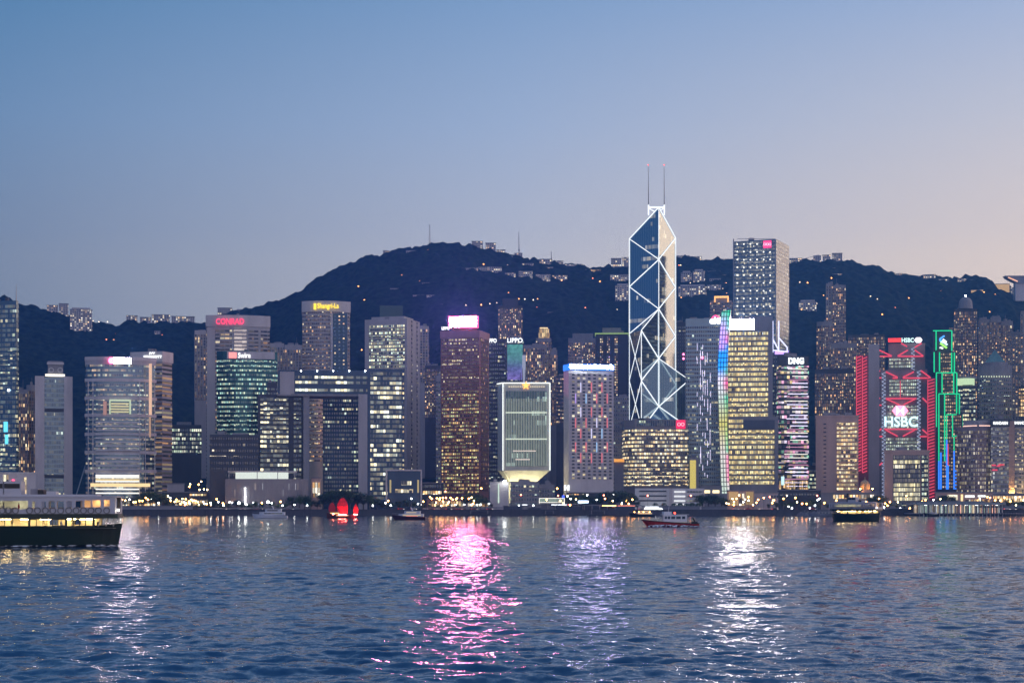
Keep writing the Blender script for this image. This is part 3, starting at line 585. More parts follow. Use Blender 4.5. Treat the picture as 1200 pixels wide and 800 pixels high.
# 14 drum hall
D = 1340; P = bowed(264, 361, D, 50, 8, 14); c0 = footc(P)
r = empty('assembly_hall', (c0.x, c0.y, GZ), 'low grey drum-shaped hall with a glowing canopy on top', 'hall')
w14 = win('ribbed hall wall', (.12,.11,.12), .9, 5, .06, ((1,.8,.6), (.9,.95,1)), .8, .3, run=.2, wall=(.30,.28,.30), dim=.05)
MB().prism(P, GZ, PZ(561, D), 0, 1).build('ribbed_wall', [w14, c_grey], r)
Q = bowed(276, 338, D+8, 34, 6, 12); MB().prism(Q, PZ(561, D), PZ(553, D)).build('lit_drum', em('glowing gallery', (.92,1,.90), .95, True), r)
Q = bowed(267, 348, D+2, 44, 7, 12); MB().prism(Q, PZ(553, D), PZ(551.6, D)).build('canopy_roof', c_pale, r)
for x in (268, 301, 325, 345): panel_mb(Q[0], Q[12], x, x+.8, 553, 561, 2, .5).build('canopy_post', c_steel, r)
for k in range(9): MB().ball(at(287.3, 572+k*2.2, D-9), .4, 6, 4).build('wall_light', e_wl, r)
MB().prism(flat(246, 264.5, D+4, 24), GZ, PZ(549.5, D+4)).build('dark_wing', c_dark, r)
# 15 framed glass box
D = 1345; P = flat(452, 494.5, D, 30); a, b = P[0], P[1]; c0 = footc(P)
r = empty('glass_pavilion', (c0.x, c0.y, GZ), 'boxy dark glass pavilion inside a pale square frame by the water', 'pavilion')
MB().prism(flat(454, 493, D+4, 24), GZ, PZ(551.5, D+4)).build('glass_body', c_navy, r)
mb = MB(); panel_mb(a, b, 452, 494.5, 550, 551.6, 0, 2.5, mb); panel_mb(a, b, 452, 453.8, 551.6, 592, 0, 2.5, mb); panel_mb(a, b, 492.8, 494.5, 551.6, 592, 0, 2.5, mb); mb.build('frame', c_pale, r)
for y0, y1, x0, x1 in ((563.5, 568, 470, 482), (573, 577, 463, 484)): panel_mb(a, b, x0, x1, y0, y1, -3, .4).build('window', w_off, r)
for x in (456.5, 489): panel_mb(a, b, x, x+2, 562, 577, -3, .3).build('window', em('dim amber slot', (1,.8,.4), .5), r)
# 16 background flats
tower('apartment_tower', 'small grey flats peeping out right of the mauve office tower', 'apartment block', flat(489, 502.5, 2000, 20), 382, 2000, c_mauve, w_resp, 3.3, .85, z0=PZ(450,2000), base=PZ(560,2000))
tower('apartment_tower', 'dark hillside flats with orange windows left of the bronze tower', 'apartment block', flat(498, 516, 1900, 24), 428, 1900, c_dark, w_res, 3.4, .85, z0=PZ(490,1900), base=PZ(560,1900))
# 17 bronze tower
P = corner(516.5, 561.5, 573, 1550, 15); r, zt = tower('office_tower', 'reddish bronze glass tower crowned by a blazing pink-white sign', 'tower', P, 386.5, 1550, c_brown, w_brown, 1, .5, bands=False)
L, E, Rr = P[3], P[0], P[1]
for i, yy in enumerate(np.arange(397, 579, 4.05)): panel_mb(L, E, 517.5, 561, yy, yy+2.1, .1, .3).build('window_band', w_brownd if yy < 455 else w_brown, r)
w17 = win('bronze side strips', (.08,.04,.03), 3.4, 4.35, .2, ((1,.74,.3), (1,.5,.3)), .7, .22, .25, .75, run=.2, wall=(.16,.08,.06))
panel_mb(E, Rr, 563.5, 572, 397, 575, .1, .25).build('side_glazing', w17, r)
MB().prism(offs(P, .5), PZ(395, 1550), PZ(387, 1550)).build('parapet', pmat('rosy metal parapet', (.42,.22,.22), .5), r)
MB().prism(flat(529, 559, 1556, 14), zt, PZ(383, 1556)).build('sign_base', c_brown, r)
signbox(L, E, 527.3, 559.6, 371.3, 383.3, -3, 2.2, e_pink, r)
mb = MB(); 
for x0, x1, y0, y1 in ((526.0, 527.6, 370.1, 384.6), (559.3, 560.9, 370.1, 384.6), (527.6, 559.3, 370.1, 371.5), (527.6, 559.3, 383.2, 384.6)): panel_mb(L, E, x0, x1, y0, y1, -3, 2.6, mb)
mb.build('sign_edge_glow', em('pink edge glow', (1,.16,.42), 1.7), r)  # emissive rim added to give the sign its pink edge glow
text_mb('LIPPO', L, E, 517.6, 526.6, 382.6, 386.4, .5, .4, .03).build('sign_lettering', e_signw, r)
tower('office_block', 'plain grey slab edge showing left behind the bronze tower', 'office block', flat(511, 520, 1640, 20), 440, 1640, c_mauve, w_spar, 4, .4)
# 18 twin dark towers with screen
P = flat(573, 592, 1720, 26); r, zt = tower('office_tower', 'dark facetted tower right behind the bronze tower, letters half hidden', 'tower', P, 397, 1720, c_dark, w_spar, 4.2, .5)
text_mb('PPO', P[0], P[1], 573.5, 582, 396.5, 401.5, .8, .4, .03).build('sign_lettering', e_signw, r)
P = flat(593.5, 613.5, 1700, 26); r, zt = tower('office_tower', 'dark tower with a teal and violet screen below white block letters', 'tower', P, 395, 1700, c_dark, w_spar, 4.2, .5); a, b = P[0], P[1]
text_mb('LIPPO', a, b, 594.6, 612.4, 395.9, 401.3, .8, .4, .015).build('sign_lettering', e_signw, r)
m, t, o = mat_nodes('video wall'); e = t.nodes.new('ShaderNodeEmission'); t.links.new(e.outputs[0], o.inputs[0]); m.cycles.emission_sampling = 'NONE'
uv = t.nodes.new('ShaderNodeUVMap'); uv.uv_map = 'UVMap'; sp = t.nodes.new('ShaderNodeSeparateXYZ'); t.links.new(uv.outputs[0], sp.inputs[0]); mr = t.nodes.new('ShaderNodeMapRange'); t.links.new(sp.outputs[1], mr.inputs[0])
mr.inputs[1].default_value = PZ(446, 1700); mr.inputs[2].default_value = PZ(404, 1700); cr = t.nodes.new('ShaderNodeValToRGB'); t.links.new(mr.outputs[0], cr.inputs[0])
cr.color_ramp.elements[0].color = (.22,.16,.50,1); cr.color_ramp.elements[1].color = (.10,.34,.30,1); q = cr.color_ramp.elements.new(.35); q.color = (.12,.14,.34,1); q = cr.color_ramp.elements.new(.6); q.color = (.10,.25,.28,1)
nz = t.nodes.new('ShaderNodeTexNoise'); nz.inputs['Scale'].default_value = .25; t.links.new(uv.outputs[0], nz.inputs[0]); mu = t.nodes.new('ShaderNodeMath'); mu.operation = 'MULTIPLY'; mu.inputs[1].default_value = 2.0
t.links.new(nz.outputs[0], mu.inputs[0]); t.links.new(mu.outputs[0], e.inputs[1]); t.links.new(cr.outputs[0], e.inputs[0])
panel_mb(a, b, 594.5, 612.5, 403.5, 445, .3, .4).build('video_wall', m, r)
MB().prism(flat(612, 616, 1690, 8), PZ(480,1690), PZ(416, 1690)).build('white_stair_shaft', em('lit white shaft', (.7,.75,1), .5), r)
tower('apartment_tower', 'tall dark apartment tower with warm windows rising behind the lettered twin towers', 'apartment block', flat(584, 612, 2080, 24), 358, 2080, c_dark, w_res, 3.5, .85, z0=PZ(410,2080), base=PZ(560,2080), roofh=9)
# 19 star-fronted tower
D = 1450; P = corner(583, 589.5, 644.5, D, 80); E, Rr, B, L = P; zt = PZ(448.5, D)
P = [Vector((PX(589.3, D), D, 0)), Vector((PX(644.5, D), D, 0)), Vector((PX(644.5, D), D+44, 0)), Vector((PX(584, D+30), D+44, 0)), Vector((PX(583.2, D+12), D+12, 0))]
c0 = footc(P); r = empty('barracks_tower', (c0.x, c0.y, GZ), 'floodlit white finned tower on an upturned pyramid foot, gold star on top', 'tower')
E, Rr = P[0], P[1]; zb = PZ(551, D); c_flood = pmat('floodlit pale concrete', (.62,.62,.52), .6)
MB().prism(P, zb, zt).build('wall', c_flood, r)
cn = footc(P); Qb = [Vector((cn.x+(p.x-cn.x)*.58, cn.y+(p.y-cn.y)*.58, 0)) for p in P]; zc = PZ(563.5, D)
mb = MB(); n = len(P)
for i in range(n):
    j = (i+1) % n; mb.poly([(Qb[i].x, Qb[i].y, zc), (Qb[j].x, Qb[j].y, zc), (P[j].x, P[j].y, zb), (P[i].x, P[i].y, zb)])
mb.poly([(q.x, q.y, zc) for q in Qb][::-1]); mb.build('sloped_foot', c_flood, r)
MB().prism(Qb, GZ, zc).build('stem', c_flood, r)
w19 = win('green glass behind fins', (.06,.11,.10), 3.0, 4, .22, ((.75,1,.85),), .5, .1, run=.7)
panel_mb(E, Rr, 592.5, 641, 458, 546, .1, .3).build('recessed_glass', w19, r)
e_fin = em('fin flood glow', (.92,1,.84), .36)  # floodlight wash put into the fins as a faint glow of their own
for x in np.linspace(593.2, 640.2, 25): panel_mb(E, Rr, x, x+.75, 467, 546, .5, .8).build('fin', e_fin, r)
for yy, s_ in ((482.5, .9), (513.5, .9)): panel_mb(E, Rr, 592.5, 641, yy, yy+1.4, 1.5, .3).build('floor_light_strip', em('pale floor strip %d' % yy, (.9,1,.8), .9), r)
for yy, x0, x1 in ((527.5, 601, 628), (537.5, 604, 621)): panel_mb(E, Rr, x0, x1, yy, yy+1.2, 1.5, .3).build('floor_light_strip', em('short strip %d' % yy, (1,.85,.75), .9), r)
for i in range(7):
    for sgn in (1,): 
        for cx_ in (596+i*2.6, 621+i*2.6): panel_mb(E, Rr, cx_, cx_+1.6, 452.2, 453.6, .3, .3).build('crown_lamp', em('crown lamp', (1,.85,.6), .9) if (i, cx_) == (0, 596) else bpy.data.materials['crown lamp'], r)
mb = MB(); n_ = nrm2(E, Rr)*.5
for p_, q_ in ((at(589.3, 448.5, D-.6), at(644.5, 448.5, D-.6)), (at(589.3, 448.5, D-.6), at(589.3, 551, D-.6)), (at(644.5, 448.5, D-.6), at(644.5, 551, D-.6))): mb.beam(p_, q_, .8)
mb.beam((P[4].x-.5, P[4].y-.5, zt), (P[0].x-.3, P[0].y-.6, zt), .7); mb.build('edge_lights', em('edge tubes', (.95,1,.95), 1.6), r)
st = MB(); cc = ray_on(E, Rr, 616.3, 451.6, 1.0); pts = [cc+Vector((math.sin(k*math.pi/5), 0, math.cos(k*math.pi/5)))*(3.7 if k % 2 == 0 else 1.5) for k in range(10)]; bk = [p+Vector((0, .8, 0)) for p in pts]
for k in range(10): st.poly([pts[k], pts[(k+1) % 10], cc-Vector((0, .6, 0))]); st.poly([pts[(k+1) % 10], pts[k], bk[k], bk[(k+1) % 10]])
st.build('star', em('gold star', (1,.45,.10), 2.4), r)
for x, h_ in ((610, 436), (612.5, 431), (615.5, 433), (618, 438)): MB().tube(at(x, 449, D+20), at(x, h_, D+20), .35, .15).build('antenna', c_dark, r)
for x in (594, 604, 616, 628, 638):                       # floodlights under the overhang
    MB().box(PX(x, D)-.9, PX(x, D)+.9, D+3, D+4.2, GZ+14, GZ+14.8).build('floodlight', e_flood, r)
tower('office_block', 'grey low-rise with small windows at the foot of the star-fronted tower', 'office block', flat(598, 632, 1400, 20), 564, 1400, c_grey, w_spar, 3.6, .5, z0=GZ+2)
r, zt = tower('office_block', 'pale blank low block with one bright lit corner left of the star-fronted foot', 'office block', flat(574, 596, 1390, 20), 564.5, 1390, c_pale, w_spar, 3.6, .5, bands=False)
panel_mb(*flat(574,596,1390)[:2], 583.5, 585, 567, 589, .1, .4).build('light_column', em('pale lit corner', (.8,1,.85), .9, True), r); MB().ball(at(591.5, 564.2, 1386), 1.4).build('floodlight', e_wl, r)
tower('office_block', 'dim grey annex right of the star-fronted foot', 'office block', flat(632, 650, 1420, 20), 567, 1420, c_grey, w_spar, 3.6, .5, z0=GZ+2)
# 20 apartments behind right of star tower
P = flat(614, 641, 1800, 26); tower('apartment_tower', 'wide apartment tower with amber windows behind the star-fronted tower', 'apartment block', P, 404, 1800, c_grey, w_res, 3.4, .85, z0=PZ(470,1800), base=PZ(560,1800))
r, zt = tower('apartment_tower', 'slim apartment tower with glowing rounded crown right behind the star-fronted tower', 'apartment block', flat(628, 646, 1860, 22), 396, 1860, c_grey, w_res, 3.4, .85, z0=PZ(520,1860), base=PZ(570,1860))
MB().prism(flat(631, 644, 1862, 16), zt, PZ(385, 1862)).build('crown', w_amber, r); MB().prism(flat(632.5, 642, 1863, 12), PZ(385,1862), PZ(383.5,1862)).build('crown_light', em('crown amber', (1,.75,.4), 1.4), r)
tower('apartment_tower', 'dark apartment tower with scattered lights beside the star-fronted tower', 'apartment block', flat(645, 653, 1800, 22), 410, 1800, c_grey, w_res, 3.4, .85, z0=PZ(500,1800), base=PZ(570,1800))
# 21 blue-crowned white tower
D = 1440; P = corner(660.5, 666.5, 719, D, 72); r, zt = tower('hotel_tower', 'white square-windowed tower with blazing blue roof sign and coloured light bars', 'tower', P, 433, D, c_pale, w_round, 1, .5, bands=False); L, E, Rr = P[3], P[0], P[1]
w21 = win('square hotel panes', (.03,.035,.05), (ray_on(E, Rr, 718.2, 500)-ray_on(E, Rr, 668.6, 500)).length/8.0, 50, .24, ((1,.8,.4), (1,.9,.6)), 1.0, .25, run=.05, wall=(.50,.48,.50), dim=.02, metal=.3)
for k in range(31):
    yy = 438.3+k*4.02; panel_mb(E, Rr, 668.6, 718.2, yy, yy+2.1, .1, .25).build('window_row', w21, r)
RB = em('red light bar', (1,.24,.28), .9); WBm = em('white light bar', (.75,.72,1), 1.2); BBm = em('pale blue light bar', (.4,.65,1), 1.1)
for x, y, c_ in ((680.5,448,WBm),(693,448,RB),(705.3,448,RB),(674.5,461,em('violet bar',(.62,.42,1),1)),(686.7,461,BBm),(699.2,461,RB),(711.5,461,RB),(680.5,477,WBm),(693,477,RB),(705.3,477,RB),(674.5,489.5,RB),(686.7,489.5,RB),(699.2,489.5,WBm),(711.5,489.5,RB),
                 (680.5,502,RB),(693,502,WBm),(705.3,502,BBm),(674.5,518,RB),(686.7,518,RB),(699.2,518,BBm),(711.5,518,RB),(680.5,530.5,RB),(693,530.5,RB),(705.3,530.5,RB)):
    panel_mb(E, Rr, x-.42, x+.42, y, y+11.5, .5, .5).build('light_bar', c_, r)
MB().prism(offs(P, -1.0), zt, PZ(427, D)).build('sign_base', c_dark, r)
signbox(E, Rr, 667, 718.6, 428, 431.8, .6, .8, e_blue, r); panel_mb(E, Rr, 666.3, 719.4, 426.6, 433.6, .2, .5).build('sign_edge_glow', em('blue edge glow', (.06,.28,1), 1.6), r); panel_mb(L, E, 660.8, 666.3, 427.2, 434, .4, .8).build('sign_panel', e_nblue, r)  # blue rim added to stand in for the sign's edge glow
text_mb('Mandarin Oriental', E, Rr, 669, 716, 427.6, 432.0, 1.4, .3, .02).build('sign_lettering', em('white blue lettering', (.85,.95,1), 50), r)
text_mb('H', E, Rr, 661.5, 667, 568, 574.5, 3, .6, .06).build('sign_lettering', e_signw, r)
tower('apartment_tower', 'blue-grey flats with red lights behind left of the blue roof sign', 'apartment block', flat(666, 700, 2020, 22), 396, 2020, c_grey, w_res, 3.4, .8, z0=PZ(440,2020), base=PZ(560,2020), roofh=6)
P = flat(698, 736, 1960, 26); a, b = P[0], P[1]; r, zt = tower('apartment_tower', 'wide apartment tower with green-lit eave and three warm window columns', 'apartment block', P, 390, 1960, c_dark, w_res, 1, .8, bands=False, base=PZ(575,1960))
for x in (703, 711, 720): panel_mb(a, b, x, x+4, 395, 500, .1, .3).build('window_column', win('warm window column %d' % x, (.04,.04,.05), 1.95, 2.9, .62, WARM, 1.2, .18, .25, .75, run=.1, wall=(.07,.07,.08)), r)
MB().prism(offs(P, .8), PZ(391.5,1960), PZ(390,1960)).build('eave_light', em('green eave light', (.5,.75,.25), .6), r); MB().prism(flat(706, 728, 1966, 18), zt, PZ(384, 1966)).build('roof_plant', c_grey, r)
tower('office_block', 'plain grey shoulder block between the blue-crowned tower and cross-braced tower', 'office block', flat(719, 737, 1700, 20), 464, 1700, c_grey, w_spar, 4, .4)
r, zt = tower('pavilion', 'small pavilion with a glowing orange roof between two towers', 'pavilion', flat(720, 731, 1600, 10), 541, 1600, c_grey, w_amber, 4, .5, bands=False)
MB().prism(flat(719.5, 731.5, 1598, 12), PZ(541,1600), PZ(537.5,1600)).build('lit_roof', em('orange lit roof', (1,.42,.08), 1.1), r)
# 22 cross-braced tower -------------------------------------------------
O = Vector((PX(772, 1825), 1825, 0)); hd = 36.8; a_ = Vector((-.82, .57, 0))*hd; b_ = Vector((.57, .82, 0))*hd; BL, BR, FL, FR = O+a_, O+b_, O-b_, O-a_
r = empty('cross_braced_tower', (O.x, O.y, GZ), 'very tall faceted glass tower outlined by white triangles, two masts on top', 'tower')
def mirror(name, c_):
    return win(name, c_, 3.0, 4.1, .13, ((1,.85,.55), (1,.95,.8)), .45, .02, None, None, wall=tuple(q*1.05 for q in c_), rough=.07, metal=.96, run=.9, runlen=22, dim=.0)
m_boc = mirror('coated mirror glass', (.34,.42,.46))
zO = [PZ(y, 1825) for y in (243, 362, 420, 476)]
def tri(Pp, zs, nm): MB().prism(Pp, GZ, 0, 0, ztops=zs).build(nm, m_boc, r)
tri([O, BR, BL], [zO[0], PZ(279, BR.y), PZ(280, BL.y)], 'tallest_shaft')
sh = .02
tri([FL, O, BL], [PZ(387, FL.y), zO[1], PZ(391, BL.y)], 'left_shaft')
tri([FR, BR, O], [PZ(445, FR.y), PZ(450, BR.y), zO[2]], 'right_shaft')
tri([FL, FR, O], [PZ(503, FL.y), PZ(501, FR.y), zO[3]], 'front_shaft')
def on(p, y, o_=(0, -.7)): return Vector((p.x+o_[0], p.y+o_[1], PZ(y, p.y)))
def ln(segs, w=.7):
    for (p, y, q, y2) in segs: MB().beam(on(p, y), on(q, y2), w).build('light_line', e_white, r)
ln([(O, 243, BL, 280), (O, 243, BR, 279), (BL, 280, BL, 391), (BR, 279, BR, 448), (O, 243, O, 476), (FL, 387, FL, 503), (FR, 445, FR, 500), (BL, 280, O, 304), (BR, 279, O, 304), (O, 304, BL, 336), (O, 304, BR, 337),
    (BL, 336, O, 362), (BR, 337, O, 362), (O, 362, BL, 391), (O, 362, BR, 394), (O, 362, FL, 387), (BR, 394, O, 420), (FL, 387, O, 420), (O, 420, FL, 446), (O, 420, FR, 445), (FL, 446, O, 476), (FR, 445, O, 476),
    (O, 476, FL, 503), (O, 476, FR, 501)])
ln([(BL, 391, BL, 505), (BL, 391, FL, 446), (FL, 387, BL, 446), (BL, 446, FL, 500), (FL, 446, BL, 502)], .5)
MB().beam(on(FR, 500), on(FR, 590), 1.1).build('light_line', e_pw, r)
for dx in (-6, 0, 6): pass
for x in (760, 778.5):
    p0 = at(x, 252, 1840); MB().tube(p0, at(x, 240, 1840), .8, .8, 8).build('mast_base', e_white, r); mst_ = MB().tube(at(x, 241, 1840), at(x-.3, 193.5, 1840), .62, .22, 8).build('mast', c_steel, r)
    MB().ball(at(x-.3, 193.3, 1840), .5, 6, 4).build('beacon', e_redl, mst_)
mb = MB(); mb.beam(at(760, 243, 1840), at(778.5, 243, 1840), 1.5); mb.beam(at(760, 244, 1840), at(769, 249, 1840), .9); mb.beam(at(778.5, 244, 1840), at(769, 249, 1840), .9); mb.build('mast_frame', e_white, r)
# 23 banded block in front
D = 1660; P = [Vector((PX(744, D), D, 0)), Vector((PX(806, D), D, 0)), Vector((PX(806, D), D+40, 0)), Vector((PX(731.5, D+14), D+40, 0)), Vector((PX(731.5, D+14), D+14, 0))]
r, zt = tower('office_block', 'broad beige-banded office block below the cross-braced tower, red logo', 'office block', P, 491.5, D, pmat('beige bands', (.40,.35,.32)), w_off, 3.75, .55, z1=PZ(503, D), z0=PZ(573, D), proud=-.0 or .35)
panel_mb(P[0], P[1], 746, 791, 492.5, 499, .1, .3).build('penthouse_glazing', w_spar, r)
panel_mb(P[0], P[1], 792.5, 803, 492, 502, .5, .7).build('sign_panel', em('red sign panel', (1,.03,.12), 1.4), r)
zc_ = PZ(497, D); 
for dx in (-1.6, 1.7): MB().ring(ray_on(P[0], P[1], 797.8+dx*1.3, 497, 1.5), (0, -1, 0), 1.5, .45, 10).build('sign_emblem', em('pink emblem %d' % dx, (1,.5,.6), 2), r)
# 25 low white hall
P = flat(744, 825.5, 1330, 30); a, b = P[0], P[1]; r = empty('city_hall', (footc(P).x, footc(P).y, GZ), 'low white modernist hall with ribbon windows in front of the banded block', 'hall')
MB().prism(P, GZ, PZ(572, 1330)).build('wall', c_white, r)
for yy in (574.5, 580, 585.5): panel_mb(a, b, 749, 781, yy, yy+1.6, .1, .3).build('ribbon_window', c_dark, r)
for yy in (575, 580.3, 585.6, 590): panel_mb(a, b, 790, 803, yy, yy+1.9, .1, .3).build('lit_window', em('cool lit window %d' % yy, (.95,.97,1), 1.0), r); panel_mb(a, b, 805, 823, yy, yy+1.9, .1, .3).build('ribbon_window', w_spar, r)
for x in (784.5, 786.5, 824.3): panel_mb(a, b, x, x+1.2, 572, 592, .1, 1.0).build('pier', c_pale, r)
MB().box(PX(750,1322), PX(780,1322), 1318, 1318.6, GZ+.2, GZ+.8).build('ground_light', em('white ground light', (.9,1,1), 9, True), r)
# 26 yellow lit slab
r, zt = tower('stair_tower', 'slim slab washed in yellow light right of the banded block', 'slab', flat(808, 819, 1640, 12), 536, 1640, c_mauve, w_off, 1, .5, bands=False); panel_mb(*flat(808,819,1640)[:2], 808.5, 815.5, 539, 573, .2, .3).build('glowing_face', em('yellow wash glow', (1,.80,.20), .75), r)  # yellow light on the slab is put in as a glowing face
# 27 citi
P = flat(803.5, 847, 1760, 34); r, zt = tower('office_tower', 'dark glass tower with vertical icicle lights and small white and red roof lettering', 'tower', P, 373, 1760, c_glass, w_spar, 4.3, .5, z1=PZ(381, 1760)); a, b = P[0], P[1]
text_mb('citi', a, b, 831.5, 845.5, 371.5, 379.5, .8, .5, .05).build('sign_lettering', em('white lettering', (.95,.97,1), 4, False), r)
m_ = MB(); n0 = nrm2(a, b)
for i in range(10):
    t0, t1 = math.pi*i/10, math.pi*(i+1)/10; q = lambda t: ray_on(a, b, 838.8-4.2*math.cos(t), 373.5-3.6*math.sin(t), 1.2)
    m_.beam(q(t0), q(t1), .9)
m_.build('sign_arc', em('red arc', (1,.06,.18), 5), r)
for k in range(60):
    x = rnd.choice((817, 821, 823.5, 826, 829, 832.5))+rnd.uniform(-.5, .5); y = rnd.uniform(392, 560); h_ = rnd.uniform(3, 13)
    panel_mb(a, b, x-.22, x+.22, y, y+h_, .5, .3).build('icicle_light', e_pw if k else em('icicle light', (.85,.88,1), 1.0), r)
for x, y in ((801, 415), (801, 420), (823, 419)): MB().ball(at(x, y, 1750), 1.1).build('roof_beacon', e_rose, r)
r, zt = tower('tower_block', 'small stepped tower crowned by an orange-lit arch behind', 'tower', flat(832, 858, 2050, 24), 352, 2050, c_grey, w_res, 3.6, .6, z0=PZ(380,2050), base=PZ(560,2050)); a, b = flat(832, 858, 2050)[:2]
mb = MB(); panel_mb(a, b, 837, 854, 347, 349, .2, 2, mb); panel_mb(a, b, 837, 838.6, 349, 354, .2, 2, mb); panel_mb(a, b, 852.4, 854, 349, 354, .2, 2, mb); mb.build('lit_arch', em('orange arch', (1,.50,.16), 1.8), r)
MB().prism(flat(837, 854, 2052, 14), zt, PZ(347, 2052)).build('crown', c_grey, r)
# 28 big square grid tower
D = 1815; P = corner(859.5, 909.5, 924.5, D, 24); r, zt = tower('office_tower', 'massive grey grid tower dotted with pin lights, pink roof logo', 'tower', P, 280, D, c_glass, w_ckc, 4.15, .66, z1=PZ(281,D), proud=.2); L, E, Rr = P[3], P[0], P[1]
for yy in np.arange(286, 376, 9.1):
    for x in np.arange(864, 906, 7.7):
        if not (890 < x and yy < 290): MB().ball(ray_on(L, E, x, yy+rnd.uniform(-.3, .3), .6), .85, 6, 4).build('pin_light', em('pin light', (1,.97,.85), 1.9) if 'pin light' not in bpy.data.materials else bpy.data.materials['pin light'], r)
for x in (859.8, 909.2): panel_mb(L, E, x-.6, x+.6, 280, 590, .2, .7).build('corner_rib', c_steel, r)
mb = MB(); panel_mb(L, E, 894.5, 904, 282, 290.5, .5, .5, mb); mb.build('sign_panel', em('pink logo', (1,.07,.25), 1.6), r)
for k, x in enumerate((896.2, 899.3, 902.2)): MB().ring(ray_on(L, E, x, 286.2, 1.4), nrm2(L, E), 1.25, .4, 8).build('sign_emblem', em('pale pink ring %d' % k, (1,.6,.75), 2), r)
MB().box(PX(878, D+12), PX(884, D+12), D+12, D+18, zt, zt+3).build('roof_plant', c_grey, r); MB().beam((PX(864,D+8), D+8, zt+1.3), (PX(908,D+8), D+8, zt+1.3), .6).build('roof_rail', c_steel, r)
# 29 yellow-lit office tower with rainbow strip
D = 1500; P = flat(852, 905.5, D, 36); a, b = P[0], P[1]; c0 = footc(P)
r = empty('office_tower', (c0.x, c0.y, GZ), 'bright yellow-banded office tower with white roof sign', 'tower')
MB().prism(P, PZ(490, D), PZ(371, D)).build('upper_shaft', c_grey, r); Q = flat(852, 912, D-4, 40); MB().prism(Q, GZ, PZ(488.5, D)).build('lower_shaft', c_grey, r)
for yy in np.arange(389, 488, 5.95): panel_mb(a, b, 853.5, 901, yy, yy+3.5, .1, .3).build('window_band', w_yel, r)
for yy in np.arange(504, 568, 5.95): panel_mb(Q[0], Q[1], 854, 907.5, yy, yy+3.6, .1, .3).build('window_band', w_yel, r)

for yy in (491.5, 497.5): panel_mb(Q[0], Q[1], 854, 871, yy, yy+3.6, .1, .3).build('window_band', w_yel, r)
panel_mb(Q[0], Q[1], 871, 908, 492, 502, 1, .8).build('mechanical_floor', pmat('mechanical louvres', (.12,.13,.15)), r)
panel_mb(a, b, 900, 905.4, 382, 492, .5, .8).build('dark_stair_shaft', c_grey, r); panel_mb(Q[0], Q[1], 908, 912, 498, 590, .5, .8).build('dark_stair_shaft', c_grey, r)
signbox(a, b, 856, 884, 374, 386, 1, 1.2, e_hot, r)
r = empty('light_sail', (PX(846, 1490), 1494, GZ), 'tall curved blade of rainbow LED lights beside the yellow-lit tower', 'light feature')
m, t, o = mat_nodes('rainbow led skin'); e = t.nodes.new('ShaderNodeEmission'); t.links.new(e.outputs[0], o.inputs[0]); m.cycles.emission_sampling = 'NONE'
uv = t.nodes.new('ShaderNodeUVMap'); uv.uv_map = 'UVMap'; sp = t.nodes.new('ShaderNodeSeparateXYZ'); t.links.new(uv.outputs[0], sp.inputs[0])
def cramp(stops):
    q = t.nodes.new('ShaderNodeValToRGB'); r_ = q.color_ramp
    while len(r_.elements) < len(stops): r_.elements.new(.5)
    for e_, (p_, c_) in zip(r_.elements, stops): e_.position = p_; e_.color = (*c_, 1)
    return q
mr = t.nodes.new('ShaderNodeMapRange'); t.links.new(sp.outputs[1], mr.inputs[0]); mr.inputs[1].default_value = PZ(578, 1490); mr.inputs[2].default_value = PZ(363, 1490)
g = (.02,.42,.22); bl = (.02,.26,.85); vi = (.40,.26,.85); pk = (.80,.08,.30); wt = (.34,.42,.36); ye = (.40,.36,.10); lav = (.55,.50,.62)
cL = cramp([(0, wt), (.22, (.45,.42,.40)), (.38, ye), (.5, wt), (.62, lav), (.68, bl), (.77, bl), (.79, vi), (.9, (.48,.34,.8)), (1, g)])
cR = cramp([(0, wt), (.05, (.6,.4,.45)), (.08, pk), (.2, pk), (.23, g), (.32, (.2,.42,.12)), (.40, ye), (.52, g), (.60, pk), (.66, (.1,.4,.3)), (.72, bl), (.80, bl), (.84, pk), (.90, g), (1, g)])
for q in (cL, cR): t.links.new(mr.outputs[0], q.inputs[0])
mx_ = t.nodes.new('ShaderNodeMix'); mx_.data_type = 'RGBA'; mh = t.nodes.new('ShaderNodeMapRange'); t.links.new(sp.outputs[0], mh.inputs[0]); mh.inputs[1].default_value = 4; mh.inputs[2].default_value = 8
t.links.new(mh.outputs[0], mx_.inputs[0]); t.links.new(cL.outputs[0], mx_.inputs[6]); t.links.new(cR.outputs[0], mx_.inputs[7]); t.links.new(mx_.outputs[2], e.inputs[0])
def fr(sock, k, lo):
    q = t.nodes.new('ShaderNodeMath'); q.operation = 'MULTIPLY'; q.inputs[1].default_value = k; t.links.new(sock, q.inputs[0]); w = t.nodes.new('ShaderNodeMath'); w.operation = 'FRACT'; t.links.new(q.outputs[0], w.inputs[0])
    z_ = t.nodes.new('ShaderNodeMath'); z_.operation = 'GREATER_THAN'; z_.inputs[1].default_value = lo; t.links.new(w.outputs[0], z_.inputs[0]); return z_.outputs[0]
mm = t.nodes.new('ShaderNodeMath'); mm.operation = 'MULTIPLY'; t.links.new(fr(sp.outputs[0], .42, .28), mm.inputs[0]); t.links.new(fr(sp.outputs[1], .25, .2), mm.inputs[1])
ma = t.nodes.new('ShaderNodeMath'); ma.operation = 'MULTIPLY_ADD'; ma.inputs[1].default_value = 1.9; ma.inputs[2].default_value = .30; t.links.new(mm.outputs[0], ma.inputs[0]); t.links.new(ma.outputs[0], e.inputs[1])
M_led = m
edgeL = [(365, 845), (378, 844), (400, 842.3), (425, 840.8), (450, 840.5), (475, 841.5), (500, 842.2), (530, 843.3), (555, 844), (578, 845)]
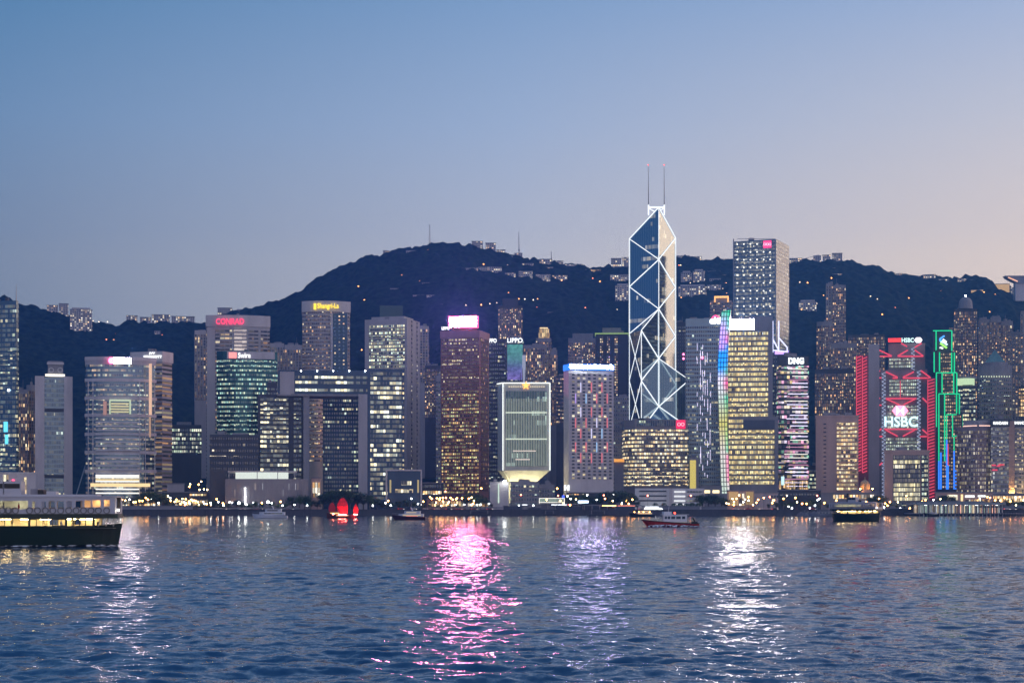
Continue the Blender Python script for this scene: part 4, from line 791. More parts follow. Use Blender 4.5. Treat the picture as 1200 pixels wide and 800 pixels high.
edgeR = [(363, 856.5), (378, 855), (400, 853.5), (425, 852.6), (450, 852.6), (475, 853), (500, 853), (530, 853.6), (555, 854.2), (578, 855)]
mb = MB(); D = 1490
for i in range(len(edgeL)-1):
    q = [at(edgeL[i+1][1], edgeL[i+1][0], D), at(edgeR[i+1][1], edgeR[i+1][0], D-2), at(edgeR[i][1], edgeR[i][0], D-2), at(edgeL[i][1], edgeL[i][0], D)]
    w_ = lambda p, s: (0 if s else p, 0)
    mb.poly(q, [(0, q[0].z), (q[1].x-q[0].x, q[1].z), (q[2].x-q[3].x, q[2].z), (0, q[3].z)])
    bk = [p+Vector((1, 4, 0)) for p in q]; mb.poly([bk[1], bk[0], bk[3], bk[2]], None, 1); mb.poly([bk[0], q[0], q[3], bk[3]], None, 1); mb.poly([q[1], bk[1], bk[2], q[2]], None, 1)
mb.build('led_skin', [M_led, c_steel], r); MB().box(PX(845, D), PX(855, D), D-2, D+4, GZ, PZ(578, D)).build('base', c_grey, r)
# 30 violet crane-like crown
P = flat(902, 927, 1640, 24); r, zt = tower('tower_block', 'dark slim tower crowned by a violet-white lit frame of twin masts', 'tower', P, 412, 1640, c_dark, w_spar, 4, .4); D = 1640
mb = MB()
for p_, q_ in (((905.5, 376), (905.5, 413)), ((912.5, 376), (912.5, 412)), ((906, 398), (913, 411)), ((913, 396), (922.5, 407)), ((922.5, 407), (922.5, 413)), ((905.5, 410), (922.5, 412))): mb.beam(at(*p_, D-2), at(*q_, D-2), 1.1)
mb.build('lit_frame', em('violet white tubes', (.68,.70,1), 1.8), r); panel_mb(P[0], P[1], 908, 924, 411, 415, .5, 1).build('violet_band', e_violet, r)
# 31 dark pink-lined tower
D = 1580; P = corner(910.5, 912.5, 947.5, D, 84); r, zt = tower('office_tower', 'dark tower striped by pink and white lit floors, white roof sign', 'tower', P, 417, D, c_dark, w_pink, 4.6, .6, z1=PZ(429, D)); L, E, Rr = P[3], P[0], P[1]
text_mb('DNG', E, Rr, 924, 942, 419, 426.5, .6, .5, .05).build('sign_lettering', em('pale sign lettering', (.9,.97,1), 2.2), r)
for k in range(34):
    y = 432+k*4.15; x0 = 921+rnd.uniform(-2, 8); panel_mb(E, Rr, x0, 946.5, y, y+.8, .8, .3).build('light_strip', rnd.choice([e_pw, em('pinkish strip', (1,.45,.7), .8) if 'pinkish strip' not in bpy.data.materials else bpy.data.materials['pinkish strip'], e_edge]), r)
panel_mb(E, Rr, 913, 947, 563, 573, .8, .3).build('lit_podium', w_amber, r); panel_mb(E, Rr, 915.5, 919, 558, 568, 1, .4).build('video_screen', em('white cyan screen', (.6,.9,1), 1.4), r)
P = flat(947, 957, 1700, 20); tower('office_block', 'low dark sliver with green-white windows right of the pink-lined tower', 'office block', P, 545, 1700, c_dark, w_offg, 4, .5)
# ------------------------------------------------------------------ right-hand cluster
# 33 beige hotel slab
D = 1500; P = flat(956, 1006, D, 30); r, zt = tower('hotel_tower', 'beige hotel slab with a blank left wall and amber-lit balconied floors', 'hotel', P, 487, D, c_beige, w_amber, 1, .5, bands=False); a, b = P[0], P[1]
for yy in np.arange(495, 572, 4.75): panel_mb(a, b, 980.5, 1004.5, yy, yy+2.7, .1, .3).build('window_band', w_beige, r); panel_mb(a, b, 980, 1005, yy+3.2, yy+4.2, .6, .6).build('balcony_edge', c_beige, r)
wd_ = win('punched lit dots', (.05,.05,.06), 9, 50, .5, ((1,.85,.6),), 1.3, .36, run=0, wall=(.05,.05,.06))
for yy in np.arange(496, 570, 4.75): panel_mb(a, b, 965, 968.2, yy, yy+1.4, .1, .25).build('window', wd_, r)
m_ = MB(); z0 = PZ(494, D); p4_ = flat(985, 1001, D-1, 4); m_.prism(p4_, z0, PZ(491, D)); m_.build('gable', c_green, r)
MB().prism(offs(P, .5), PZ(488.5, D), PZ(486.5, D)).build('parapet', c_beige, r)
r, zt = tower('domed_hall', 'small stone hall with an orange floodlit dome beside the beige hotel slab', 'hall', flat(1006, 1021, 1440, 16), 573, 1440, c_beige, w_amber, 1, .5, bands=False)
m_ = MB(); cc = at(1013.5, 573, 1446); m_.tube(cc-Vector((0,0,1)), cc+Vector((0,0,3)), 4.4, 4.4, 14); m_.ball(cc+Vector((0,0,3)), 4.3, 14, 8, 0, 1.15); m_.tube(cc+Vector((0,0,7)), cc+Vector((0,0,10.5)), .7, .3)
m_.build('dome', pmat('dome stone', (.62,.42,.22)), r)
for dx in (-5.2, 5.2): MB().box(cc.x+dx-.4, cc.x+dx+.4, cc.y-6.6, cc.y-5.8, zt, zt+.5).build('floodlight', em('dome floodlight %d' % dx, (1,.45,.1), 160, True), r)
# 34 red-trussed bank tower
D = 1600; P = flat(1030, 1086.5, D, 40); a, b = P[0], P[1]; c0 = footc(P)
r = empty('bank_tower', (c0.x, c0.y, GZ), 'grey exposed-truss bank tower outlined in red neon, red logo and lettering', 'tower')
MB().prism(P, GZ, PZ(433, D)).build('wall', c_grey, r)
PU = flat(1041, 1084, D+3, 34); MB().prism(PU, PZ(433, D), PZ(402, D)).build('upper_wall', c_grey, r); MB().prism(flat(1043, 1080, D+5, 24), PZ(402, D), PZ(397, D)).build('roof_plant', c_dark, r)
PL_ = flat(1017.5, 1030.5, D+1, 38); MB().prism(PL_, GZ, PZ(403, D)).build('service_shaft', c_mauve, r); MB().prism(flat(1080, 1093, D+8, 28), GZ, PZ(443, D)).build('east_shaft', c_mauve, r)
w34 = win('bank floors', (.07,.10,.09), 2.4, 4, .62, ((.85,1,.72), (1,1,.75), (.8,.95,.85)), .75, .12, run=.5, dim=.3)
for y0, y1, x0, x1 in ((420, 432, 1042, 1070), (445, 465, 1042, 1076), (475, 500, 1040, 1076), (513, 527, 1038, 1078)):
    for yy in np.arange(y0, y1, 4.0): panel_mb(a, b, x0, x1, yy, yy+2.4, .2, .3).build('window_band', w34, r)
e_ladder = em('blue white ladder light', (.62,.70,1), .8)
for x0, x1, y0, y1 in ((1026.2, 1029.6, 405, 435), (1033.4, 1037.8, 436, 585), (1068, 1071.8, 407, 434), (1074.6, 1079, 434, 562)):
    mb = MB(); 
    for x in (x0, x1): mb.beam(ray_on(a, b, x, y0, 1.2), ray_on(a, b, x, y1, 1.2), .55)
    mb.build('mast_column', c_steel, r); mb = MB(); k = 0; yy = y0
    while yy < y1-2.2: mb.beam(ray_on(a, b, x0 if k % 2 else x1, yy, 1.5), ray_on(a, b, x1 if k % 2 else x0, yy+2.2, 1.5), .42); yy += 2.2; k += 1
    mb.build('mast_bracing', e_ladder, r)
TR = [((1030,410),(1045,417)), ((1031,417.3),(1045,417.3)), ((1052,417),(1064,410)), ((1052,417.3),(1082,417.3)), ((1072,410),(1082,417)), ((1056,402),(1063,406)), ((1080,402),(1072,407)),
      ((1022,442),(1031,434)), ((1022,442.6),(1033,442.6)), ((1038,435.5),(1052,442)), ((1058,442),(1071,435.5)), ((1058,442.8),(1091,442.8)), ((1079,434),(1090,442)), ((1046,442.8),(1052,442.8)),
      ((1022,474),(1031,466)), ((1022,474.5),(1033,474.5)), ((1038,466.8),(1074,466.8)), ((1039,467.5),(1054,474)), ((1059,474),(1072,467.5)), ((1081,466),(1088,473)),
      ((1023,510.6),(1033,502)), ((1023,511.2),(1034,511.2)), ((1036,502.6),(1075,502.6)), ((1038,503.5),(1052,511)), ((1058,511),(1072,503.5)), ((1081,503),(1090,511)), ((1078,511.2),(1091,511.2)), ((1024,550),(1034,542)), ((1055,446),(1055,466))]
for k, (p_, q_) in enumerate(TR): MB().beam(ray_on(a, b, *p_, 2.4), ray_on(a, b, *q_, 2.4), 1.25 if k != 28 else .5).build('red_truss', e_red, r)
panel_mb(a, b, 1040.8, 1056, 396.2, 400.8, 3, 1).build('roof_sign_panel', em('red roof panel', (1,.06,.06), 1.6), r)
text_mb('HSBC', a, b, 1056.6, 1071, 395.6, 401, 3, .5, .03).build('roof_lettering', em('roof letters', (.7,1,.95), 1.6), r)
def hexlogo(px, py, w_, h_, mw, mr, nm):
    q = lambda dx, dy: ray_on(a, b, px+dx*w_, py+dy*h_, 3.2)
    bk = Vector((0, .8, 0))
    def tri_(m__, *pp):
        V_ = [q(*p) for p in pp]; m__.poly(V_); m__.poly([v+bk for v in V_][::-1])
        for i in range(len(V_)): m__.poly([V_[i], V_[i]+bk, V_[(i+1) % len(V_)]+bk, V_[(i+1) % len(V_)]])
    m1 = MB(); tri_(m1, (-1, 0), (-.5, -1), (-.5, 1)); tri_(m1, (1, 0), (.5, 1), (.5, -1)); tri_(m1, (-.46, -1), (0, -.05), (.46, -1)); tri_(m1, (-.46, 1), (.46, 1), (0, .05)); m1.build(nm+'_wings', mr, r)
    m2 = MB(); tri_(m2, (-.46, -.9), (-.46, .9), (-.03, 0)); tri_(m2, (.46, -.9), (.03, 0), (.46, .9)); m2.build(nm+'_centre', mw, r)
e_lr = em('logo rose', (1,.22,.34), 3.4, True); e_lw = em('logo white', (1,.9,1), 3, True)
hexlogo(1055, 481, 9.5, 6.0, e_lw, e_lr, 'logo'); hexlogo(1076.3, 398.3, 4.6, 3.0, e_lw, e_lw, 'roof_logo')
text_mb('HSBC', a, b, 1036.5, 1075.5, 487.4, 500, 3.2, .8, .02).build('main_lettering', em('main letters', (.62,.95,1), 1.9, True), r)
# light strips
def red_dashes(x0, x1, y0, y1, D, cols_, lab, lean=0):
    P_ = flat(x0-.8, x1+.8, D+1.6, 14); c_ = footc(P_); rr = empty('light_wall', (c_.x, c_.y, GZ), lab, 'light feature'); MB().prism(P_, GZ, PZ(y0-1, D)).build('wall', pmat('dark red lit wall '+str(x0), (.30,.10,.12)), rr)
    w__ = (x1-x0)/cols_; k = 0
    for cx_ in range(cols_):
        yy = y0+cx_*1.2; mb = MB(); xx = x0+cx_*w__
        while yy < y1: mb.beam(at(xx+.5, yy+2.2, D), at(xx+w__-1.0, yy, D), .75); yy += 3.7
        mb.build('neon_ladder', e_red, rr)
        m2 = MB(); m2.beam(at(xx+.3, y0, D), at(xx+.3, y1, D), .55); m2.build('neon_edge', e_red, rr)
    return rr
red_dashes(1003.5, 1017, 417, 553, 1560, 2, 'two tall ladders of red neon dashes left of the red-trussed tower')
red_dashes(1087, 1096, 444, 582, 1560, 1, 'single red neon ladder wall right of the red-trussed tower')
# framed grid block
D = 1440; P = flat(1036.5, 1089, D, 30); a, b = P[0], P[1]; r, zt = tower('office_block', 'pale framed block with a grid of square lit windows below the big lettering', 'office block', P, 527.5, D, c_beige, w_grid, 1, .5, bands=False)
panel_mb(a, b, 1046.5, 1078.5, 533, 588, .05, .2).build('dark_recess', c_dark, r); panel_mb(a, b, 1079.5, 1087.5, 533, 588, .05, .2).build('side_recess', c_dark, r)
wg_on = win('grid lit', (.05,.05,.06), (PX(1078,D)-PX(1047,D))/12, 50, .93, ((1,.86,.46), (1,.93,.62)), 1.3, .12, run=.3, wall=(.33,.28,.25)); wg_off = win('grid unlit', (.10,.11,.14), (PX(1078,D)-PX(1047,D))/12, 50, .0, ((1,.86,.46),), 1, .12, run=.3, wall=(.33,.28,.25), dim=.12); wg_h = win('grid half lit', (.06,.07,.09), (PX(1078,D)-PX(1047,D))/12, 50, .5, ((1,.86,.46), (1,.93,.7)), 1.3, .12, run=.8, wall=(.33,.28,.25), runlen=9)
for k, yy in enumerate(np.arange(533.6, 586, 5.4)): panel_mb(a, b, 1047, 1078, yy, yy+4.0, .25, .3).build('window_row', (wg_off, wg_on, wg_h, wg_off, wg_h, wg_off, wg_on, wg_on, wg_on, wg_on)[k % 10], r); panel_mb(a, b, 1080, 1087, yy, yy+3, .25, .3).build('window_row', w_offg, r)
MB().prism(offs(P, .4), PZ(530,D), zt+.3).build('parapet', c_beige, r)
# 36 green neon tower
D = 1570; r = empty('stepped_tower', (PX(1110, D), D+15, GZ), 'dark stepped tower outlined in green and blue neon with a ribbon logo on top', 'tower')
w36 = win('neon tower windows', (.05,.04,.04), 2.6, 4, .55, ((1,.60,.28), (1,.76,.42)), .8, .2, run=.4, wall=(.12,.10,.10), dim=.3)
def body(x0, x1, y0, y1, D_, lab_): P_ = flat(x0, x1, D_, 26); MB().prism(P_, PZ(y1, D_), PZ(y0, D_)).build(lab_, c_dark, r); return P_
P6 = body(1093.5, 1115.5, 387.5, 412, D+4, 'top_tier'); P5 = body(1094.5, 1118.5, 412, 436.5, D+3, 'tier'); P4_ = body(1097, 1121.5, 436.5, 461, D+2, 'tier'); P3 = body(1099.5, 1124.5, 461, 485, D+1, 'tier')
P2_ = flat(1097, 1127.8, D, 28); MB().prism(P2_, GZ, PZ(485, D)).build('shaft', c_dark, r)
for (PP, x0, x1, y0, y1) in ((P5, 1102, 1115, 414, 436), (P4_, 1104.5, 1118, 438, 460), (P3, 1107.5, 1121, 463, 485), (P2_, 1101.5, 1126, 487, 572)):
    for yy in np.arange(y0, y1-1, 4.1): panel_mb(PP[0], PP[1], x0, x1, yy, yy+2.2, .2, .3).build('window_band', w36, r)
NE = [((1093.4,387.4),(1115.6,387.4)), ((1097,388),(1097,410)), ((1115.4,388),(1115.4,411)), ((1094.7,412.5),(1094.7,436)), ((1101,412.5),(1101,435)), ((1115.2,413),(1115.2,436)), ((1118.4,413),(1118.4,436)),
      ((1097,436.6),(1121.4,436.6)), ((1097.3,437),(1097.3,500)), ((1104,437),(1104,460)), ((1117.6,437),(1117.6,461)), ((1121.3,437),(1121.3,461)), ((1099.8,461.3),(1124.4,461.3)), ((1100.2,462),(1100.2,540)), ((1107,462),(1107,540)),
      ((1121,462),(1121,484)), ((1124.2,462),(1124.2,485)), ((1109.2,485.5),(1127.6,485.5)), ((1109.4,486),(1109.4,515)), ((1116.2,486),(1116.2,512)), ((1124.3,486),(1124.3,503)), ((1127.4,486),(1127.4,503)), ((1118,510.5),(1122,510.5)), ((1118,511),(1118,528))]
for (p_, q_) in NE: MB().beam(at(*p_, D-1.2), at(*q_, D-1.2), .92).build('green_neon', e_green, r)
for x, y0, y1 in ((1100.2, 540, 573), (1102.6, 530, 573), (1109.4, 515, 573), (1111, 545, 573), (1118, 528, 573), (1120, 550, 573)): MB().beam(at(x, y0, D-1.2), at(x, y1, D-1.2), 1.15).build('blue_neon', e_nblue, r)
MB().beam(at(1111, 520, D-1.3), at(1111, 545, D-1.3), .7).build('rose_neon', e_red, r)
def ribbon(pts_, w_, mt):
    m_ = MB()
    for i in range(len(pts_)-1): m_.beam(at(*pts_[i], D-.4), at(*pts_[i+1], D-.4), w_, 1.4)
    m_.build('logo_ribbon', mt, r)
ribbon([(1106.5,393.5),(1101.5,397),(1102.5,400)], 2.0, em('ribbon blue', (.08,.35,1), 2)); ribbon([(1102,399.5),(1107,401.5),(1110,404)], 2.0, em('ribbon pale blue', (.6,.85,1), 2)); ribbon([(1102,402),(1106,405),(1109.5,407.5)], 2.2, em('ribbon green', (.35,.9,.15), 1.8)); ribbon([(1109,401),(1105,397.5)], 1.6, em('ribbon white', (.9,1,1), 2.2)); ribbon([(1101.5,407),(1105,408)], 1.6, bpy.data.materials['ribbon white'])
# 37 behind, right
D = 1960; P = flat(1118, 1145, D, 26); r, zt = tower('apartment_tower', 'tall dark apartment tower with domed top and rows of amber windows', 'apartment block', P, 362, D, c_dark, w_res, 3.6, .8, z0=PZ(520,D), base=PZ(560,D))
MB().prism(flat(1112, 1119, D-2, 20), PZ(560,D), PZ(384, D)).build('side_wing', w_res, r); m_ = MB(); m_.tube(at(1131.5, 362, D+10), at(1131.5, 356, D+10), 8.5, 8, 12); m_.ball(at(1131.5, 356, D+10), 8, 12, 8, 0, 1.0); m_.build('dome', c_grey, r); MB().tube(at(1131.5, 349, D+10), at(1131.5, 345.5, D+10), .6, .2).build('spire', c_steel, r); MB().ball(at(1131.5, 346.5, D+9), .9).build('top_light', e_wl, r)
tower('apartment_tower', 'grey apartment slab between the domed tower and the pyramid-roofed tower', 'apartment block', flat(1146.5, 1160, 1990, 20), 374, 1990, c_grey, w_resp, 3.4, .85, z0=PZ(520,1990), base=PZ(560,1990))
tower('apartment_tower', 'tallest grey apartment slab rising behind the pyramid-roofed tower', 'apartment block', flat(1160.5, 1173, 1985, 20), 372, 1985, c_grey, w_res, 3.4, .85, z0=PZ(520,1985), base=PZ(560,1985), roofh=2)
tower('apartment_tower', 'grey apartment slab with amber windows right of the pyramid roof', 'apartment block', flat(1173.5, 1187, 1990, 20), 376, 1990, c_grey, w_res, 3.4, .85, z0=PZ(520,1990), base=PZ(560,1990))
tower('apartment_tower', 'shorter dark apartment block near the right edge of the skyline', 'apartment block', flat(1183, 1195.5, 1940, 20), 389, 1940, c_grey, w_resp, 3.4, .85, z0=PZ(520,1940), base=PZ(560,1940))
tower('apartment_tower', 'tall apartment tower cut by the right edge of the picture', 'apartment block', flat(1196, 1212, 1900, 20), 364, 1900, c_grey, w_resp, 3.4, .85, z0=PZ(520,1900), base=PZ(560,1900))
tower('office_block', 'low block with bright orange windows at the right edge behind the hotel wing', 'office block', flat(1194, 1212, 1720, 20), 452, 1720, c_dark, w_amber, 3.6, .7, z1=PZ(453,1720), z0=PZ(490,1720))
D = 1760; P = bowed(1146, 1186, D, 26, 5, 8); r, zt = tower('office_tower', 'dark round-cornered tower with a pale green pyramid roof', 'tower', P, 428, D, c_grey, w_spar, 4.2, .55, z0=PZ(500,D), z1=PZ(441,D)); c_ = footc(P)
MB().prism(bowed(1152, 1181, D+3, 20, 4, 8), zt, PZ(424, D)).build('roof_step', c_grey, r)
m_ = MB(); Q = flat(1154, 1178, D+4, 18); ap = at(1166, 409.5, D+12); zz = PZ(424, D)
for i in range(4): j = (i+1) % 4; m_.poly([(Q[i].x, Q[i].y, zz), (Q[j].x, Q[j].y, zz), ap])
m_.poly([(q.x, q.y, zz) for q in Q][::-1]); m_.build('pyramid_roof', pmat('copper green roof', (.16,.30,.28)), r)
for k in range(12): MB().ball(ray_on(flat(1146,1186,D)[0], flat(1146,1186,D)[1], 1150+k*3, 441, 6), .6, 6, 4).build('eave_light', em('eave light', (.9,1,.7), 1.4) if 'eave light' not in bpy.data.materials else bpy.data.materials['eave light'], r)
D = 1720; P = flat(1121, 1143, D, 22); r, zt = tower('office_tower', 'tower with a pale green lit crown and two thin masts behind the neon tower', 'tower', P, 452, D, c_dark, w_offg, 4.2, .5, z0=PZ(520,D))
MB().prism(bowed(1120.5, 1142, D-1, 20, 5, 8), PZ(450,D), PZ(443.5,D)).build('lit_crown', em('green white crown', (.75,1,.6), .9), r); MB().prism(bowed(1122, 1145, D, 18, 4, 8), PZ(443.5,D), PZ(441,D)).build('crown_roof', c_grey, r)
for x, y in ((1129, 421), (1134.5, 413)): MB().tube(at(x, 442, D+8), at(x, y, D+8), .5, .2).build('mast', c_steel, r)
# 38 curved mauve hotel, right wing
D = 1460; P = bowed(1121, 1168, D, 30, 9, 12); r, zt = tower('hotel_tower', 'curved mauve hotel with fine window grid and a glowing eave line', 'hotel', P, 500, D, pmat('mauve bronze stone', (.34,.26,.27)), w_mand, 3.6, .62, proud=.2); a, b = flat(1121, 1168, D)[:2]
Q = bowed(1129, 1165, D+6, 20, 8, 10); MB().prism(Q, zt, PZ(492.5, D)).build('attic', c_mauve, r); MB().prism(offs(Q, .4), PZ(499.2, D), PZ(498.2, D)).build('eave_light', em('peach eave', (1,.62,.5), 1.6), r)
D = 1445; P = flat(1161.5, 1182, D, 28); r, zt = tower('hotel_tower', 'hotel wing with banded windows and white lettering left of a floodlit pier', 'hotel', P, 491, D, c_mauve, win('wing windows', (.07,.08,.10), 2.2, 3.6, .22, ((1,.85,.5), (.9,.95,.9)), .9, .12, run=.3, wall=(.25,.22,.24), dim=.3), 3.7, .6, z1=PZ(502, D))
MB().prism(offs(P, .8), PZ(499.5, D), zt).build('crown', c_dark, r); text_mb('MANDARIN', P[0], P[1], 1164, 1181, 493.6, 497.2, 1.2, .4, .04).build('sign_lettering', e_signw, r)
for k, (x0, x1, y) in enumerate(((1162, 1167, 544), (1168, 1172, 545), (1162.5, 1169, 549.5), (1170, 1177, 543.5))): panel_mb(P[0], P[1], x0, x1, y, y+1.5, .8, .3).build('red_sign', e_red, r)
D = 1448; P = flat(1180.5, 1189, D, 26); r, zt = tower('hotel_pier', 'blank pale stair tower floodlit yellow at its foot near the right edge', 'slab', P, 493, D, c_beige, w_mand, 1, .5, bands=False)
MB().box(PX(1183.2,D), PX(1186,D), D-4.2, D-3.2, GZ+11, GZ+11.6).build('floodlight', em('yellow floodlight', (1,.66,.18), 420, True), r); MB().box(PX(1184,D), PX(1185,D), D-4, D-3.4, GZ, GZ+11).build('floodlight_post', c_steel, r)
D = 1450; P = flat(1189.5, 1216, D, 28); r, zt = tower('hotel_tower', 'hotel wing with amber windows cut by the right edge, white sign', 'hotel', P, 491, D, c_mauve, win('end wing windows', (.07,.08,.10), 2.4, 3.6, .36, ((1,.75,.4), (1,.85,.5)), .9, .14, run=.2, wall=(.24,.20,.20), dim=.25), 3.7, .6, z1=PZ(502, D))
MB().prism(offs(P, .8), PZ(499.5, D), zt).build('crown', c_dark, r); text_mb('MANDARIN', P[0], P[1], 1191.5, 1208, 493.4, 497, 1.2, .4, .03).build('sign_lettering', e_signw, r); MB().ball(ray_on(P[0], P[1], 1189.3, 495.2, 2), 1.3).build('sign_emblem', e_signw, r)
# flats at left of the bank
tower('apartment_tower', 'tallest slim apartment tower standing alone against the dark hill', 'apartment block', flat(976, 991, 2080, 20), 334, 2080, c_grey, w_res, 3.5, .8, z0=PZ(480,2080), base=PZ(560,2080))
tower('apartment_tower', 'plain grey core tower glued to the left of the slim tower on the hill', 'apartment block', flat(968, 976.2, 2086, 18), 332, 2086, c_grey, w_resp, 3.5, .7, z0=PZ(480,2086), base=PZ(560,2086))
tower('apartment_tower', 'grey rounded apartment tower lower left of the slim hill tower', 'apartment block', bowed(957, 976, 2020, 20, 3), 377, 2020, c_grey, w_res, 3.5, .8, z0=PZ(480,2020), base=PZ(560,2020))
tower('apartment_tower', 'broad apartment block with amber windows above the beige hotel slab', 'apartment block', flat(974, 1004, 1960, 20), 402, 1960, c_grey, w_res, 3.5, .8, z0=PZ(480,1960), base=PZ(560,1960))
tower('apartment_tower', 'wide dark apartment block with a lit top row left of the red-trussed tower', 'apartment block', flat(994, 1037, 2000, 20), 392, 2000, c_dark, w_res, 3.6, .75, z0=PZ(480,2000), base=PZ(560,2000))
tower('apartment_tower', 'dark apartment slab directly behind the beige hotel slab', 'apartment block', flat(955, 1001, 1800, 22), 432, 1800, c_dark, w_res, 3.5, .8, z0=PZ(500,1800), base=PZ(560,1800))
# slim stepped fillers seen between towers
tower('office_block', 'dark office block in the gap right of the cross-braced tower', 'office block', flat(791, 806, 1900, 20), 377, 1900, c_dark, w_spar, 4, .4, z0=PZ(500,1900))
tower('office_block', 'plain grey block in the gap above the banded block', 'office block', flat(652, 664, 1760, 20), 440, 1760, c_dark, w_res, 4, .4, z0=PZ(500,1760))
# ------------------------------------------------------------------ hillside
def on_hill(px, py):
    """the spot on the hill seen at px, py"""
    Ys = np.arange(YF, 3150, 2.0); Xs = (px-600)/F*Ys; zr = H+(HY-py)/F*Ys; hz = hill_z(Xs, Ys, False); k = np.nonzero(hz >= zr)[0]
    i = k[0] if len(k) else int(np.argmax(hz-zr)); return Vector((Xs[i], Ys[i], float(hz[i])))
HS = [(55,68,358,367),(69,80,356,366),(82,108,363,392),(148,161,370,378),(164,177,372,378),(178,199,369,376),(201,228,371,379),(181,188,388,394),(255,272,361,369),(278,294,363,368),
 (449,456,294,301),(462,474,293,299),(476,495,294,300),(553,566,283,292),(569,581,285,296),(582,592,293,298),(603,612,297,303),(546,560,314,321),(561,588,313,321),(592,604,320,327),(608,624,318,330),(628,645,322,331),(647,665,323,331),
 (612,625,309,315),(632,646,304,312),(648,660,306,313),(662,682,310,317),(686,704,316,322),(716,728,303,311),(729,740,302,310),(715,738,322,332),(721,738,335,357),(447,466,321,324),(484,498,346,350),(500,516,346,350),(516,528,357,361),(642,660,366,371),
 (798,811,320,334),(812,826,318,335),(795,828,336,351),(829,845,334,343),(829,844,318,322),(793,808,300,306),(810,822,301,306),(840,857,304,309),(936,957,354,367),(925,940,303,312),(953,962,300,310),(964,973,299,309),(975,987,297,309),
 (1040,1058,321,327),(1066,1078,324,330),(1082,1096,322,330),(1100,1112,327,333),(1122,1134,327,333),(1136,1153,328,333),(1138,1152,340,344),(1160,1183,333,343),(1184,1204,337,349),(1015,1026,312,316)]
q_ = random.Random(21)
for (xa, xb, ya, yb, n_) in ((560,745,303,330,15), (640,738,318,332,6), (795,858,308,345,7), (930,990,312,330,3), (1035,1165,324,336,11), (1180,1200,345,356,2), (255,300,366,372,2), (455,600,300,352,6)):
    for k in range(n_):
        x = q_.uniform(xa, xb); y = q_.uniform(ya, yb); w_ = q_.uniform(6, 14); h_ = q_.uniform(3, 6.5); y = max(y, np.interp(x, rx, ry)+h_-2.0)
        if not any(abs(x-(a_+b_)/2) < (b_-a_)/2+w_/2 and y-h_ < d_ and y > c_ for a_, b_, c_, d_ in HS): HS.append((x-w_/2, x+w_/2, y-h_, y))
for i, (x0, x1, y0, y1) in enumerate(HS):
    p = on_hill((x0+x1)/2, y1); D = p.y; P = flat(x0, x1, D, max(8, (x1-x0)*.55)); big = (y1-y0) > 12
    zt = PZ(y0, D); zb = p.z-14; mt = pmat('hill house plaster', (.52,.49,.48)) if i == 0 else bpy.data.materials['hill house plaster']; c_ = footc(P)
    r = empty('apartment_block' if big else 'hill_house', (c_.x, c_.y, zb)); tag(r, None, 'apartment block' if big else 'house', 'houses on the hillside')
    if (x0, y0) == (686, 316): wl = w_amber
    elif (x0, y0) in ((1138, 340), (1160, 333)): wl = em('lit terrace %d' % x0, (1,.62,.28), .7)
    else: wl = w_hill
    MB().prism(P, zb, zt, 0, 1).build('wall', [wl, mt], r); MB().prism(offs(P, .5), zt, zt+.9).build('roof', c_roof, r)
    if big: MB().prism(offs(P, -3), zt+.9, zt+4).build('roof_plant', mt, r)
    kind = 'pale apartment block' if big else ('wide low house' if x1-x0 > 17 else 'small pale house')
    where_ = 'on the ridge line' if y0 < np.interp((x0+x1)/2, rx, ry)+3 else 'on the hillside'
    later(r, (x0+x1)/2, f'{kind} {where_}', 'above')
# peak lookout
D = 2900; r = empty('lookout_tower', (PX(1192, D), D, PZ(342, D)-20), 'wok-shaped lookout building with a warm underside on the far right ridge', 'lookout'); m_ = MB(); n_ = 14
prof = [(-19, 0), (-15, -6), (-6, -13), (0, -14)]
cx_, cz_ = PX(1195, D), PZ(324, D)
sec = [(-27, 0.5), (-24, -3), (-14, -8.5), (-4, -13), (4, -13), (14, -8.5), (24, -3), (27, .5)]
for y0_, y1_ in ((D-8, D+8),):
    F_ = [Vector((cx_+x, y0_, cz_+z)) for x, z in sec]; B_ = [Vector((cx_+x, y1_, cz_+z)) for x, z in sec]
    m_.poly(F_); m_.poly(B_[::-1])
    for i in range(len(sec)): j = (i+1) % len(sec); m_.poly([F_[i], B_[i], B_[j], F_[j]], None, 1 if 0 < i < 6 else 0)
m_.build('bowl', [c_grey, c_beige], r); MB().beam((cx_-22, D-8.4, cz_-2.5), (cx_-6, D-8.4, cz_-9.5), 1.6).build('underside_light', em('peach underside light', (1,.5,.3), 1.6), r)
MB().box(cx_-9, cx_+9, D-6, D+6, PZ(342, D)-16, cz_-12).build('base', c_pale, r)
# masts on the peak
for k, (x, y0, y1, lab_) in enumerate(((503.5, 263, 290, 'tall lattice radio mast on the highest summit'), (608.5, 272, 302, 'thin guyed radio mast right of the summit houses'), (646.5, 294, 309, 'short thin mast on the ridge further right'), (18.9, 333, 334, ''))):
    if not lab_: continue
    D = 3000; r = empty('radio_mast', (PX(x, D), D, PZ(y1, D)), lab_, 'mast'); m_ = MB(); w_ = 1.9 if k == 0 else 1.1; p0, p1 = at(x, y1, D), at(x-(.6 if k else 0), y0, D)
    for dx, dy in ((-w_, -w_), (w_, -w_), (0, w_)): m_.tube(p0+Vector((dx, dy, -12)), p1+Vector((dx*.25, dy*.25, 0)), .38, .2, 5)
    for q in range(12): t_ = q/12; a2 = p0.lerp(p1, t_); s_ = 1-.75*t_; m_.beam(a2+Vector((-w_*s_, -w_*s_, 0)), p0.lerp(p1, t_+1/12)+Vector((w_*s_, -w_*s_, 0)), .3)
    m_.build('lattice', c_steel, r)
    if k: MB().ball(p0.lerp(p1, .3), 1.7).build('dish_cluster', c_grey, r)
